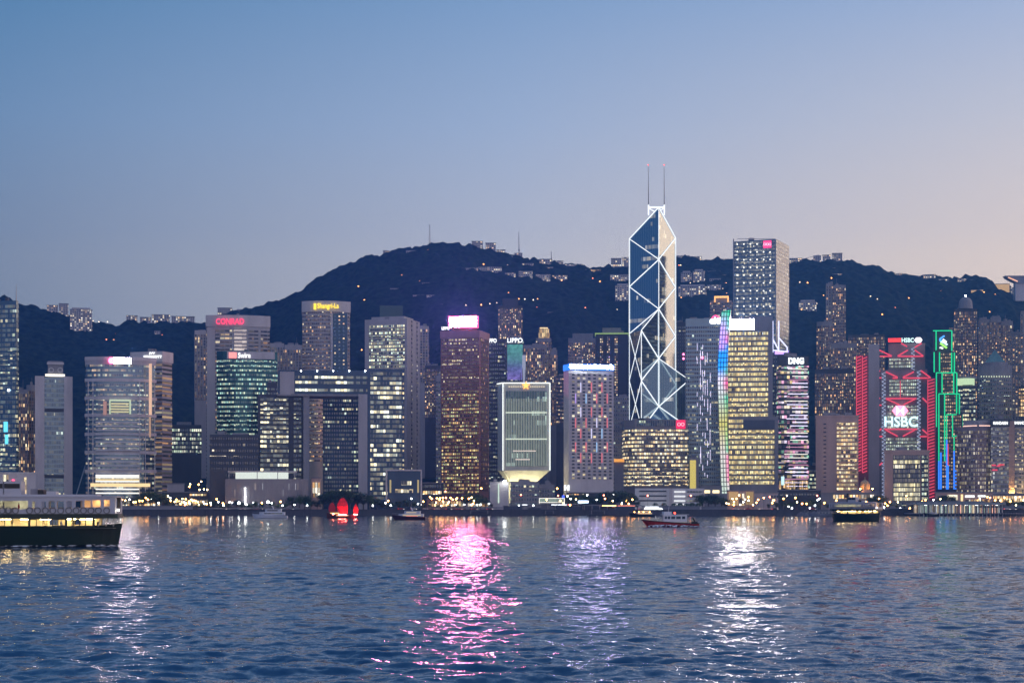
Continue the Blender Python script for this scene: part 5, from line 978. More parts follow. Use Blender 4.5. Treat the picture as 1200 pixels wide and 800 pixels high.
D = 2985; r = empty('crane', (PX(933, D), D, PZ(309, D)), 'long thin crane jib over the ridge right of the grid tower', 'crane'); MB().beam(at(930, 306.5, D), at(960, 298.5, D), .8).build('jib', c_steel, r); MB().beam(at(933, 311, D), at(933, 304, D), 1).build('mast', c_steel, r)
# street lamps on the hill
HLm = [(33,361,0),(41,375,0),(76,371,0),(109,376,1),(116,377,1),(126,377,1),(148,380,0),(167,382,0),(190,387,0),(206,389,0),(226,398,1),(427,353,0),(440,380,0),(424,412,0),(471,324,0),(478,302,0),(523,298,2),(535,299,2),(551,301,2),(472,328,0),(492,331,0),(503,336,0),(515,337,0),(487,340,0),
 (546,359,1),(564,359,0),(574,358,1),(582,357,1),(608,352,0),(615,352,1),(625,353,1),(630,352,0),(652,313,0),(703,331,0),(733,351,2),(738,358,0),(652,340,0),(621,371,0),(655,369,1),(660,370,1),(700,361,0),(686,362,2),(733,361,0),
 (944,346,0),(953,347,2),(965,348,0),(957,357,1),(1028,352,1),(1040,339,1),(1060,341,0),(1084,341,0),(1098,350,2),(1085,353,0),(1096,357,1),(1108,341,0),(1119,341,0),(1153,344,0),(1098,365,0),(1049,362,2),(1153,361,1),(988,327,0),(1065,351,0),(938,360,1),(1020,349,1),
 (800,325,0),(806,329,1),(818,325,0),(806,341,0),(822,347,2),(814,352,0),(835,323,0),(853,321,0),(760,352,0),(420,337,0),(406,342,1),(446,341,0)]
for k in range(130):
    x = q_.choice((q_.uniform(455, 745), q_.uniform(795, 860), q_.uniform(925, 1185), q_.uniform(120, 240))); y = np.interp(x, rx, ry)+abs(q_.gauss(0, 1))*26+4
    if 860 < x < 925 or y > 400: continue
    HLm.append((x, y, q_.choice((0, 0, 0, 1, 1, 2))))
e_hl = [em('amber road lamp', (1,.42,.12), 6), em('white road lamp', (1,.80,.55), 4), em('red road lamp', (1,.25,.10), 6)]
c_pole = pmat('lamp post steel', (.12,.12,.12), .5)
for x, y, k in HLm:
    p = on_hill(x, y+1.5); r = empty('street_lamp', tuple(p)); h_ = PZ(y, p.y)-p.z; h_ = max(4, h_); ORG[r.name] = p
    MB().tube(p-Vector((0,0,6)), p+Vector((0,0,h_)), .22, .15, 5).build('post', c_pole, r); MB().ball(p+Vector((0, -.5, h_)), .95 if k else 1.15, 6, 4).build('lamp_head', e_hl[k], r)
    later(r, x, ('orange', 'white', 'red')[k]+' road lamp on the dark hillside', 'above', 'street lamp', 'road lamps on the hillside')
# ------------------------------------------------------------------ waterfront
c_shed = pmat('pier shed sheet', (.09,.10,.13), .6); c_shed2 = pmat('pale hoarding', (.26,.27,.31), .7)
def shed(x0, x1, y0, D, dep, lab, mt=None, name='pier_shed', cat='pier shed', extra=None, ybase=None):
    P = flat(x0, x1, D, dep); c_ = footc(P); r = empty(name, (c_.x, c_.y, GZ), lab, cat); z1 = PZ(y0, D)
    MB().prism(P, GZ, z1-.5).build('wall', mt or c_shed, r); MB().prism(offs(P, .7), z1-.5, z1).build('roof', c_roof, r)
    if extra: panel_mb(P[0], P[1], *extra[:4], .1, .2).build('lit_front', extra[4], r)
    return r
S0 = 1279
shed(138, 226, 592.2, S0, 3, 'long pale hoarding on the quay below the white-banded glass tower', c_shed2, 'hoarding', 'hoarding')
shed(590, 612, 592.0, S0, 9, 'dark boxy pier shed in front of the star-fronted tower')
shed(619, 634, 594.0, S0+2, 8, 'small low pier shed between two longer sheds')
shed(653, 680, 592.6, S0, 9, 'dark pier shed below the blue-crowned white tower')
shed(722, 744, 593.2, S0, 9, 'dark pier shed left of the low white hall')
shed(822, 850, 593.0, S0, 9, 'plain pier shed below the rainbow-lit strip', c_shed2)
shed(1042, 1064, 595, S0, 8, 'low shed on the quay below the red-trussed tower')
shed(776, 820, 592.6, S0+1, 9, 'long pale grey pier shed behind the red boat', c_shed2)
# covered walkways
def walkway(x0, x1, y0, D, lab, light=None):
    r = empty('covered_walkway', (PX((x0+x1)/2, D), D, GZ), lab, 'walkway'); z1 = PZ(y0, D)
    MB().box(PX(x0, D), PX(x1, D), D, D+6, z1-.7, z1).build('roof', c_roof, r)
    for x in np.arange(x0+1, x1, 9): MB().box(PX(x, D)-.2, PX(x, D)+.2, D+2.8, D+3.2, GZ, z1-.7).build('post', c_steel, r)
    for (a_, b_, m_) in light or []: MB().box(PX(a_, D), PX(b_, D), D+.3, D+.6, z1-1.0, z1-.72).build('light_strip', m_, r)
    return r
e_strip = em('cool strip lamp', (.9,.95,1), 5, True); e_strr = em('red strip lamp', (1,.25,.15), 3, True)
walkway(596, 682, 589.8, S0+14, 'long covered walkway behind the central pier sheds', [(612, 618, e_strip), (646, 664, e_strip), (665, 668, e_redb)])
walkway(684, 752, 591, S0+14, 'covered walkway with a red light strip below the blue-crowned white tower', [(706, 722, e_sod), (724, 744, e_strr)])
walkway(752, 800, 592.2, S0+12, 'covered walkway behind the white launch with red beacons', [(756, 772, e_strip)])
walkway(500, 590, 594.0, S0+14, 'low covered walkway below the bronze tower')
walkway(232, 350, 595.0, S0+12, 'low covered walkway along the road below the drum-shaped hall')
# billboards
r = empty('billboard', (PX(647, 1300), 1300, GZ), 'wide pale lit billboard frame on posts right of the star-fronted tower', 'billboard')
MB().box(PX(632,1300), PX(661.5,1300), 1300, 1300.6, PZ(588.3,1300), PZ(583.7,1300)).build('panel', em('pale billboard', (.7,.9,.75), .42), r)
mb = MB()
for a_, b_ in (((632,583.5),(661.5,583.5)), ((632,588.4),(661.5,588.4)), ((632,583.5),(632,591)), ((661.5,583.5),(661.5,591))): mb.beam(at(*a_, 1299.6), at(*b_, 1299.6), .45)
mb.build('frame', e_edge, r)
for x in np.arange(636, 660, 3.2): MB().box(PX(x,1299), PX(x,1299)+.25, 1299.2, 1299.6, PZ(588,1299), PZ(584,1299)).build('bar', c_steel, r)
r = empty('sign_board', (PX(683,1296), 1296, GZ), 'bright blue-white oval sign on a slim post below the blue-crowned tower', 'sign'); m_ = MB(); m_.beam(at(677.5, 587.6, 1296), at(689.5, 587.6, 1296), 1.2, 1.7); m_.build('panel', em('blue white sign', (.55,.7,1), 6, True), r); MB().tube(at(683, 587, 1297), at(683, 598, 1297), .25).build('post', c_steel, r)
r = empty('sign_board', (PX(659.5,1296), 1296, GZ), 'small round deep blue sign on a post', 'sign'); MB().ball(at(660, 581.6, 1296), 1.0).build('disc', em('deep blue sign', (.04,.08,1), 3), r); MB().tube(at(660, 582, 1297), at(660, 593, 1297), .18).build('post', c_steel, r)
# low blocks with lit ground floors
def low(x0, x1, y0, D, lab, mt, lit=None, name='low_block', cat='low building', dep=14):
    P = flat(x0, x1, D, dep); c_ = footc(P); r = empty(name, (c_.x, c_.y, GZ), lab, cat); MB().prism(P, GZ, PZ(y0, D)).build('wall', mt, r)
    MB().prism(offs(P, .5), PZ(y0, D), PZ(y0, D)+.8).build('parapet', c_grey, r)
    for (a_, b_, t_, u_, m_) in lit or []: panel_mb(P[0], P[1], a_, b_, t_, u_, .1, .25).build('lit_front', m_, r)
    return r
low(196, 216, 567, 1420, 'mauve blank low block right of the striped hotel tower', c_mauve)
low(190, 246, 577, 1400, 'low dark terrace building with orange lit shopfronts near the road', c_dark, [(205, 244, 586, 592, w_shop), (222, 242, 578.5, 580.5, w_shop)])
low(142, 190, 584, 1400, 'low restaurant pavilion glowing warm under the white-banded tower', c_grey, [(143, 187, 586.5, 593, w_shop)])
low(365, 376, 560, 1425, 'slim lit entrance block under the cream curved block', c_beige, [(366, 375, 565, 582, w_shop)])
low(493, 520, 566, 1480, 'low car park building with dim lamps left of the bronze tower', c_dark, [(495, 517, 568, 571, w_spar), (495, 517, 575, 579, w_shop)])
low(500, 545, 585, 1390, 'low brown terminal glowing with orange light in front of the bronze tower', c_brown, [(502, 543, 587, 593, w_shop)])
low(546, 574, 588, 1380, 'low kiosk row with white lamps below the bronze tower', c_grey, [(548, 572, 589.5, 593, w_shop)])
low(664, 720, 577.5, 1400, 'dark podium of the blue-crowned white tower with garland of lamps', c_dark, [(666, 690, 578.5, 579.6, w_shop)])
low(820, 846, 570, 1440, 'dark concrete podium with warm lit soffit under the glass tower', c_grey, [(824, 832, 574, 577.5, e_warmp), (835, 843, 574, 577.5, e_warmp)])
low(852, 874, 575, 1345, 'orange glowing glass hall below the yellow-lit office tower', c_beige, [(854, 865, 576, 592, em('amber hall glow', (1,.62,.28), .55)), (866, 873, 578, 592, w_shop)])
low(873, 884, 574.5, 1346, 'amber lit stone pavilion beside the orange glass hall', c_beige, [(874, 883, 576, 591, em('amber hall glow dim', (1,.66,.3), .40))])
low(884, 912, 577.5, 1340, 'mauve museum block with faint lamps below the yellow-lit tower', c_mauve, [(903, 912, 580, 583, w_spar)])
low(911, 962, 574.5, 1370, 'long dark post office block with ribbed front', c_dark, [(914, 958, 578, 580, w_spar)])
low(962, 1029, 578, 1360, 'grey pier building with an amber lit upper storey below the beige hotel slab', c_grey, [(976, 1024, 579.5, 584, em('amber ribbon', (1,.72,.38), .0) if 0 else w_shop), (1012, 1019, 587, 591, w_shop)])
low(998, 1010, 574.5, 1372, 'small boxy roof house on the grey pier building', c_grey)
low(1096, 1164, 577, 1410, 'row of lit luxury shop windows under the curved mauve hotel', c_beige, [(1110, 1122, 579.5, 586, em('shop glow', (1,.9,.65), 1.5, True)), (1126, 1128.5, 579, 588, em('amber column', (1,.7,.35), 1.6)), (1131, 1142, 580, 582.5, em('white shop glow', (.95,1,1), 1.8)), (1146, 1155, 580, 582, em('cool shop glow', (.9,1,1), 2.0)), (1131, 1160, 585, 588, w_shop)])
low(1160, 1216, 579, 1400, 'low arcade with amber lamps at the far right', c_grey, [(1162, 1214, 581, 588, w_shop)])
low(1036, 1092, 588, 1400, 'low lit arcade below the framed grid block', c_grey, [(1040, 1090, 589, 592, w_spar)])
# ferry pier at the right
D = 1226; r = empty('ferry_pier', (PX(1140, D), D+14, 0), 'long open ferry pier with flat pale roof and many columns at far right', 'pier')
MB().box(PX(1076, D), PX(1205, D), D, D+44, 1.4, 2.1).build('deck', c_grey, r)
MB().box(PX(1074, D), PX(1178, D), D-2, D+34, PZ(591.2, D), PZ(588.2, D)).build('roof', pmat('pier roof', (.30,.33,.33), .6), r); MB().box(PX(1150, D), PX(1207, D), D+3, D+30, PZ(594.6, D), PZ(592.4, D)).build('low_roof', c_roof, r)
MB().box(PX(1082, D), PX(1156, D), D+6, D+26, PZ(588.2, D), PZ(586.8, D)).build('roof_lantern', c_roof, r)
for i, x in enumerate(np.arange(1078, 1178, 4.6)): MB().box(PX(x, D)-.3, PX(x, D)+.3, D, D+.6, -1.5, PZ(591.2, D)).build('column', c_pale, r)
wp = win('pier hall inside', (.06,.06,.07), 1.3, 9, .6, ((1,.8,.5), (.9,1,.95), (1,.5,.35), (.7,1,.8)), 1.1, .22, run=.3, wall=(.08,.08,.10), dim=.3)
MB().box(PX(1080, D), PX(1176, D), D+9, D+24, 2.1, PZ(591.3, D)).build('hall', wp, r)
for i, x in enumerate(np.arange(1078, 1204, 3.1)): MB().tube((PX(x, D), D-.5, -2), (PX(x, D), D-.5, 2.4), .22, .22, 5).build('fender_pile', c_dark, r) if i < 41 else None
for x in np.arange(1086, 1172, 12): MB().box(PX(x, D)-1, PX(x, D)+1, D+3, D+3.4, PZ(591.4, D)-.3, PZ(591.4, D)-.05).build('ceiling_lamp', e_strip, r)
# landing pontoons on the mid shore
for k, (x0, x1, lab_) in enumerate(((548, 575, 'dark landing pontoon on the quay edge below the bronze tower'), (636, 652, 'dark landing pontoon right of the star-fronted tower'), (690, 712, 'dark landing pontoon below the blue-crowned tower'))):
    r = empty('pontoon', (PX((x0+x1)/2, 1262), 1262, 0), lab_, 'pontoon'); MB().box(PX(x0,1262), PX(x1,1262), 1262, 1271, -.8, 1.3).build('deck', c_dark, r); MB().box(PX(x0+3,1262), PX(x1-3,1262), 1264, 1270, 3.6, 3.9).build('canopy', c_roof, r)
    for x in (x0+3.5, x1-3.5): MB().box(PX(x,1262)-.15, PX(x,1262)+.15, 1265, 1265.3, 1.3, 3.6).build('post', c_steel, r)
# ------------------------------------------------------------------ trees
m_leaf = []
for nm, c1, c2 in (('dark green leaves', (.018,.035,.016), (.05,.085,.03)), ('mid green leaves', (.025,.05,.02), (.07,.12,.035))):
    m, t, o = mat_nodes(nm); b = t.nodes.new('ShaderNodeBsdfPrincipled'); t.links.new(b.outputs[0], o.inputs[0]); b.inputs['Roughness'].default_value = .75
    oi = t.nodes.new('ShaderNodeNewGeometry'); n = t.nodes.new('ShaderNodeTexNoise'); n.inputs['Scale'].default_value = .7; t.links.new(oi.outputs['Position'], n.inputs[0])
    cr = t.nodes.new('ShaderNodeValToRGB'); cr.color_ramp.elements[0].position = .35; cr.color_ramp.elements[1].position = .65; cr.color_ramp.elements[0].color = (*c1, 1); cr.color_ramp.elements[1].color = (*c2, 1)
    t.links.new(n.outputs[0], cr.inputs[0]); t.links.new(cr.outputs[0], b.inputs['Base Color']); m_leaf.append(m)
c_bark = pmat('bark', (.09,.07,.05), .9)
def tree_proto(seed, leaf, rx_=1.0, palm=False):
    """tree one metre tall, crown of many small leaf faces"""
    q = random.Random(seed); r = empty('palm_tree' if palm else 'tree', (0, 0, 0)); tr = MB(); lf = MB()
    if palm:
        tr.tube((0,0,0), (.02,0,.72), .022, .014, 6)
        for k in range(11):
            an = k*2.4; pts_ = [Vector((.02,0,.72))]
            for s in range(1, 5): pts_.append(Vector((.02+math.cos(an)*.085*s, math.sin(an)*.085*s, .72+.13*s/2-.035*s*s)))
            for s in range(4):
                a2, b2 = pts_[s], pts_[s+1]; w_ = Vector((-math.sin(an), math.cos(an), 0))*.045; d_ = Vector((0,0,-.04)); lf.poly([a2, b2, b2+w_+d_, a2+w_+d_]); lf.poly([a2, a2-w_+d_, b2-w_+d_, b2])
    else:
        tr.tube((0,0,0), (.01,0,.45), .035, .02, 6)
        cl = []
        for k in range(9):
            an = q.uniform(0, 6.28); rr = q.uniform(.08, .34)*rx_; zz = q.uniform(.38, .86); c_ = Vector((math.cos(an)*rr, math.sin(an)*rr, zz)); cl.append((c_, q.uniform(.12, .2)*(1.15-.5*abs(zz-.6)))); tr.tube((.005,0,q.uniform(.25,.4)), c_, .014, .004, 4)
        cl.append((Vector((0,0,.78)), .2)); cl.append((Vector((0,0,.55)), .22*rx_))
        for c_, R0 in cl:
            for k in range(120):
                d_ = Vector((q.gauss(0,1), q.gauss(0,1), q.gauss(0,.8))); d_.normalize(); p = c_+d_*R0*(q.random()**.35); s_ = q.uniform(.014, .032)
                u_ = Vector((q.gauss(0,1), q.gauss(0,1), q.gauss(0,1))).normalized(); v_ = u_.cross(d_)
                if v_.length < .1: continue
                v_.normalize(); lf.poly([p-u_*s_, p+v_*s_, p+u_*s_, p-v_*s_])
    t1 = tr.build('trunk', c_bark, r); t2 = lf.build('crown', leaf, r); return r
protos = [tree_proto(1, m_leaf[0]), tree_proto(2, m_leaf[1], 1.3), tree_proto(3, m_leaf[0], 1.1), tree_proto(4, m_leaf[1], .8)]; palm = tree_proto(9, m_leaf[1], palm=True)
used = set()
def place_tree(x, ytop, D, kind=None):
    pr = palm if kind == 'palm' else protos[rnd.randrange(4)]; o = pr if pr.name not in used else copy_tree(pr); used.add(pr.name)
    h_ = PZ(ytop, D)-GZ+.2; o.location = (PX(x, D), D, GZ-.2); w_ = h_*(rnd.uniform(.95, 1.35) if kind != 'palm' else 1.1); o.scale = (w_, w_, h_); o.rotation_euler = (0, 0, rnd.uniform(0, 6.28))
    txt = 'small palm tree' if kind == 'palm' else ('tall dark broadleaf tree' if h_ > 12.5 else ('round dark tree' if pr in (protos[0], protos[2]) else 'low green tree'))
    later(o, x, txt, 'on the waterfront below', 'tree', 'trees along the waterfront')
TL = [(146,582),(153,584),(161,579),(168,575),(176,573),(184,574),(192,577),(200,583),(209,586),(217,584),(225,588),(236,586),(245,584),(252,585),(260,588),(268,588),(276,584),(284,587),(292,588),(300,586),(308,588),(317,586),(326,588),(334,587),
      (343,580),(350,577),(357,579),(364,583),(371,586),(378,576),(386,573),(394,572),(402,571),(410,573),(418,574),(426,576),(434,578),(441,582),(448,586),(458,587),(466,585),(476,584),(486,586),(494,588),(502,589),(514,590),(527,587),(536,589),(544,579),(551,575),(558,574),(564,576),(569,582),(576,589),
      (655,583),(662,580),(669,577),(676,579),(684,576),(692,579),(699,578),(706,575),(713,574),(720,573),(727,573),(734,574),(741,577),(748,586),(824,578),(831,576),(838,577),(846,578),(850,583),(900,589),(909,587),(918,583),(926,586),(935,582),(943,585),(951,583),(960,586),(969,589),(1020,580),(1027,578),(1034,579),(1040,586),(1050,590),(1060,591),(1070,589),
      (1098,582),(1104,579),(1110,578),(1116,580),(1121,584),(1150,585),(1158,586),(1168,585),(1176,587),(1184,583),(1192,586),(1199,585),(1206,584)]
for x, y in TL: place_tree(x+rnd.uniform(-1,1), y+1, 1300+rnd.uniform(0, 26))
for x in (768, 778, 790, 797, 804, 811, 819): place_tree(x, 586.5+rnd.uniform(-.6,.6), 1294, 'palm')
# ------------------------------------------------------------------ street lamps
heads = {'o': e_sod, 'w': e_wl, 'r': em('red orange lamp', (1,.20,.12), 14, True), 'b': em('big white lamp', (.92,1,.96), 60, True), 'y': em('yellow lamp', (1,.72,.32), 24, True)}
cw_ = {'o': 'orange', 'w': 'white', 'r': 'reddish', 'b': 'bright white', 'y': 'yellow'}
LMP = [(141,591,'w'),(147,586,'y'),(152,585,'w'),(159,588,'o'),(171,583,'o'),(178,585,'w'),(186,589,'w'),(197,581,'y'),(199.5,583,'w'),(207,588,'o'),(214,584,'y'),(216,588,'w'),(223,567,'y'),(222,570,'o'),(233,567.5,'o'),(236,564,'y'),(234,573.5,'y'),(239,573,'y'),(243,573.5,'y'),(232,588,'o'),(240,590,'w'),(247,589,'w'),(254,584.5,'o'),(262,592,'w'),(269,588,'w'),(272,588.5,'w'),(280,589,'b'),(289,591,'w'),
       (297,589,'w'),(307,589,'o'),(314,588,'b'),(318.5,589,'w'),(329,587.5,'o'),(331,592,'w'),(345,591,'w'),(360,592,'w'),(437,592,'w'),(452,589,'w'),(455,586.5,'o'),(458,592,'w'),(482,584,'w'),(490,590,'w'),(494,591,'w'),(504,582,'o'),(506,584,'o'),(512,583.5,'o'),(515.5,583.5,'o'),(519,583,'o'),(522,575.5,'r'),(522.5,583,'o'),(528,583,'o'),(530.5,585,'o'),(535.5,583.5,'o'),(541.5,583.5,'o'),(549.5,584,'o'),(552.5,582.5,'y'),(544,591,'w'),(552,591,'w'),(559,591,'w'),(563,591,'w'),(573,590,'w'),(534,591,'w'),
       (564,572,'o'),(610.5,579.5,'r'),(608,592,'w'),(625,592,'w'),(653,572,'o'),(654,580.5,'r'),(668.5,584,'w'),(665,581,'w'),(688,580,'w'),(707.5,580,'r'),(709,584,'o'),(719,579,'w'),(741,585,'o'),(759,580.5,'r'),(809.5,580.5,'r'),(777,590,'r'),(866,580,'y'),(863,584,'o'),(871,588,'w'),(877,582,'o'),(873,585,'w'),(895,583,'o'),(902,582,'r'),(905,589,'o'),(918,584,'o'),(922,580.5,'y'),(924,593,'w'),(928,595,'w'),(932,583,'o'),(934,588,'y'),(957.5,580.5,'r'),(960,584,'w'),(955,592,'w'),(945,590,'o'),(949,595,'w'),(966,589,'o'),(980,586,'o'),(1004,589,'o'),
       (1030,584,'o'),(1040,592,'o'),(1062,580.5,'o'),(1052,588,'y'),(1036,594,'w'),(1055,597,'w'),(1066,597,'o'),(1084,600,'w'),(1148,584,'y'),(1157,582,'o'),(1160,583,'o'),(1166,586,'o'),(1172,586,'y'),(1177,583,'o'),(1184,587,'o'),(1190,585,'r'),(1195,582,'r'),(1199,586,'o')]
q_ = random.Random(5)
for k in range(80): LMP.append((q_.choice((q_.uniform(142, 262), q_.uniform(200, 250), q_.uniform(496, 572), q_.uniform(640, 740), q_.uniform(850, 960), q_.uniform(1010, 1200))), q_.uniform(584, 592.5), q_.choice('oooyyw')))
lp = {}
for x, y, k in LMP:
    D = 1292+rnd.uniform(-6, 18); h_ = PZ(y, D)-GZ
    if k not in lp:
        r = empty('street_lamp', (0, 0, 0)); MB().tube((0,0,0), (0,0,1), .13, .09, 6).build('post', c_pole, r); lp[k] = r; o = r
        MB().ball((0, -.4, 0), {'b': .8, 'o': .62, 'r': .6}.get(k, .5), 8, 5).build('lamp_head', heads[k], r)
    else: o = copy_tree(lp[k])
    for ch in o.children:
        if ch.name.startswith('post'): ch.scale = (1, 1, max(h_, 1.0))
        else: ch.location = (0, 0, max(h_, 1.0))
    o.location = (PX(x, D), D, GZ)
    later(o, x, ('tall' if h_ > 9 else 'low')+' '+cw_[k]+' street lamp', 'on the quay below', 'street lamp', 'street lamps along the waterfront')
# ------------------------------------------------------------------ cars
e_tail = em('tail lights', (1,.05,.03), 5); e_headl = em('headlights', (1,.95,.8), 6)
def car_proto(c_):
    r = empty('car', (0, 0, 0)); m_ = MB(); prof_ = [(-2.2,.35),(2.2,.35),(2.25,.8),(1.3,.95),(.75,1.4),(-1.1,1.42),(-1.7,.98),(-2.2,.9)]
    F_ = [Vector((x,-.85,z)) for x, z in prof_]; B_ = [Vector((x,.85,z)) for x, z in prof_]; m_.poly(F_); m_.poly(B_[::-1])
    for i in range(len(prof_)): j = (i+1) % len(prof_); m_.poly([F_[j], F_[i], B_[i], B_[j]])
    m_.build('body', pmat('car paint %.2f' % c_[0], c_, .3), r)
    for sx_ in (-1.35, 1.35): MB().tube((sx_,-.9,.34), (sx_,.9,.34), .34, .34, 10).build('wheel', c_dark, r)
    MB().box(-2.27,-2.2,-.8,.8,.6,.8).box(-2.1,-1.9,-.9,-.86,.6,.8).build('tail_light', e_tail, r); MB().box(2.25,2.3,-.8,.8,.55,.75).box(1.95,2.15,-.9,-.86,.55,.75).build('headlight', e_headl, r); return r
cp = [car_proto(c_) for c_ in ((.5,.5,.52), (.35,.03,.02), (.03,.03,.04))]; usedc = set(); cn_ = ['silver car', 'red taxi', 'black car']
for x in (144,158,173,188,204,222,238,256,262,268,273,279,284,290,296,304,315,326,340,470,485,498,512,526,538,556,574,630,664,752,862,876,893,908,930,952,975,1033,1046,1070,1101,1165,1180,1194):
    k = rnd.randrange(3); pr = cp[k]; o = pr if k not in usedc else copy_tree(pr); usedc.add(k); D = SHORE+rnd.choice((24, 30)); o.location = (PX(x, D), D, GZ-.13+.5*(0)); o.rotation_euler = (0, 0, rnd.choice((0.0, math.pi))+rnd.uniform(-.05,.05))
    later(o, x, cn_[k], 'on the quay road below', 'car', 'cars on the waterfront road')
# ------------------------------------------------------------------ boats
def hull_mb(L, B, zs, zb=-.6, both=False, n=14, rake=.8, xs=None):
    """lofted hull; zs(t) is the sheer height, t 0 stern .. 1 bow"""
    m_ = MB(); S_ = []
    for i in range(n+1):
        t_ = i/n; x = (t_-.5)*L
        hb = B/2*(1-max(0, (t_-.55)/.45)**2.2*.97); 
        if both: hb = B/2*(1-(abs(t_-.5)*2)**3.2*.9)
        z_ = zs(t_); f = 1-max(0, (t_-.8)/.2)*.0; xb = x-(rake*max(0, (t_-.7)/.3)**2 if True else 0)
        if both: xb = x-rake*math.copysign(max(0, (abs(t_-.5)-.35)/.15)**1.5, t_-.5)
        S_.append([Vector((x, -hb, z_)), Vector((xb, -hb*.86, .35)), Vector((xb, -hb*.6, zb)), Vector((xb, hb*.6, zb)), Vector((xb, hb*.86, .35)), Vector((x, hb, z_))])
    for i in range(n):
        A, C = S_[i], S_[i+1]
        for k in range(5): m_.poly([A[k+1], A[k], C[k], C[k+1]][::-1], None, 1 if k in (1, 3, 2) else 0)
        m_.poly([A[0], A[5], C[5], C[0]][::-1])
    m_.poly(S_[0]); m_.poly(S_[-1][::-1]); return m_
def wall_open(m_, x0, x1, y, z0, z1, ops, th=.12, mi=0):
    """a side wall along x with openings (a, b, bottom, top)"""
    ops = sorted(ops); x = x0
    for a_, b_, q0, q1 in ops:
        if a_ > x: m_.box(x, a_, y-th/2, y+th/2, z0, z1, mi)
        m_.box(a_, b_, y-th/2, y+th/2, z0, q0, mi); m_.box(a_, b_, y-th/2, y+th/2, q1, z1, mi); x = b_
    if x < x1: m_.box(x, x1, y-th/2, y+th/2, z0, z1, mi)
p_green = pmat('dark green hull paint', (.006,.024,.019), .35); p_black = pmat('black boot paint', (.012,.014,.015), .4); p_fw = pmat('white ferry paint', (.50,.50,.54), .45, var=.05); p_cream = pmat('cream interior paint', (.75,.66,.48), .6)
p_wood = pmat('varnished wood', (.22,.11,.05), .5); p_deck = pmat('ferry deck', (.12,.14,.12), .8); p_ring = pmat('grey life ring', (.20,.20,.20), .6); p_skin = pmat('skin', (.45,.28,.2), .6)
lowlamp = em('warm cabin lamp', (1,.74,.34), 60, True); uplamp = em('cool cabin lamp', (.95,1,.80), 26, True); orl = em('orange cabin lamp', (1,.55,.25), 45, True)
def person(loc, cl, lab, sit=False, rz=0):
    """one skinned body: pelvis, spine, head, arms, legs"""
    k = .45 if sit else 0
    V_ = [(0,0,.95-k), (0,0,1.2-k), (0,0,1.45-k), (0,0,1.54-k), (0,-.01,1.66-k), (0,-.01,1.74-k), (-.19,0,1.42-k), (-.24,-.03,1.14-k), (-.2,-.16,.96-k), (-.19,-.22,.9-k), (.19,0,1.42-k), (.24,-.03,1.14-k), (.2,-.16,.96-k), (.19,-.22,.9-k)]
    legs = [(-.1,0,.9-k), (-.1,-.44,.5), (-.1,-.42,.08), (-.1,-.55,.04)] if sit else [(-.1,0,.85), (-.11,-.02,.48), (-.11,.02,.08), (-.11,-.12,.04)]
    V_ += legs+[(-x, y, z) for x, y, z in legs]; E_ = [(0,1),(1,2),(2,3),(3,4),(4,5),(2,6),(6,7),(7,8),(8,9),(2,10),(10,11),(11,12),(12,13),(0,14),(14,15),(15,16),(16,17),(0,18),(18,19),(19,20),(20,21)]
    R0 = [.13,.13,.14,.055,.095,.08,.06,.045,.035,.035,.06,.045,.035,.035,.09,.065,.045,.035,.09,.065,.045,.035]
    me = bpy.data.meshes.new('person'); me.from_pydata(V_, E_, []); o = bpy.data.objects.new('person', me); col.objects.link(o); md = o.modifiers.new('skin', 'SKIN')
    for v, q in zip(me.skin_vertices[0].data, R0): v.radius = (q, q*.8)
    me.skin_vertices[0].data[0].use_root = True; sb = o.modifiers.new('sub', 'SUBSURF'); sb.levels = 1; sb.render_levels = 1
    me.materials.append(cl); o.location = loc; o.rotation_euler = (0, 0, rz); tag(o, lab, 'person')
    h = MB(); h.ball((0,.015,1.71-k), .105, 8, 6); hh = h.build('hair', pmat('dark hair', (.02,.015,.012), .6) if 'dark hair' not in bpy.data.materials else bpy.data.materials['dark hair']); hh.parent = o; hh.name = 'hair'
    return o
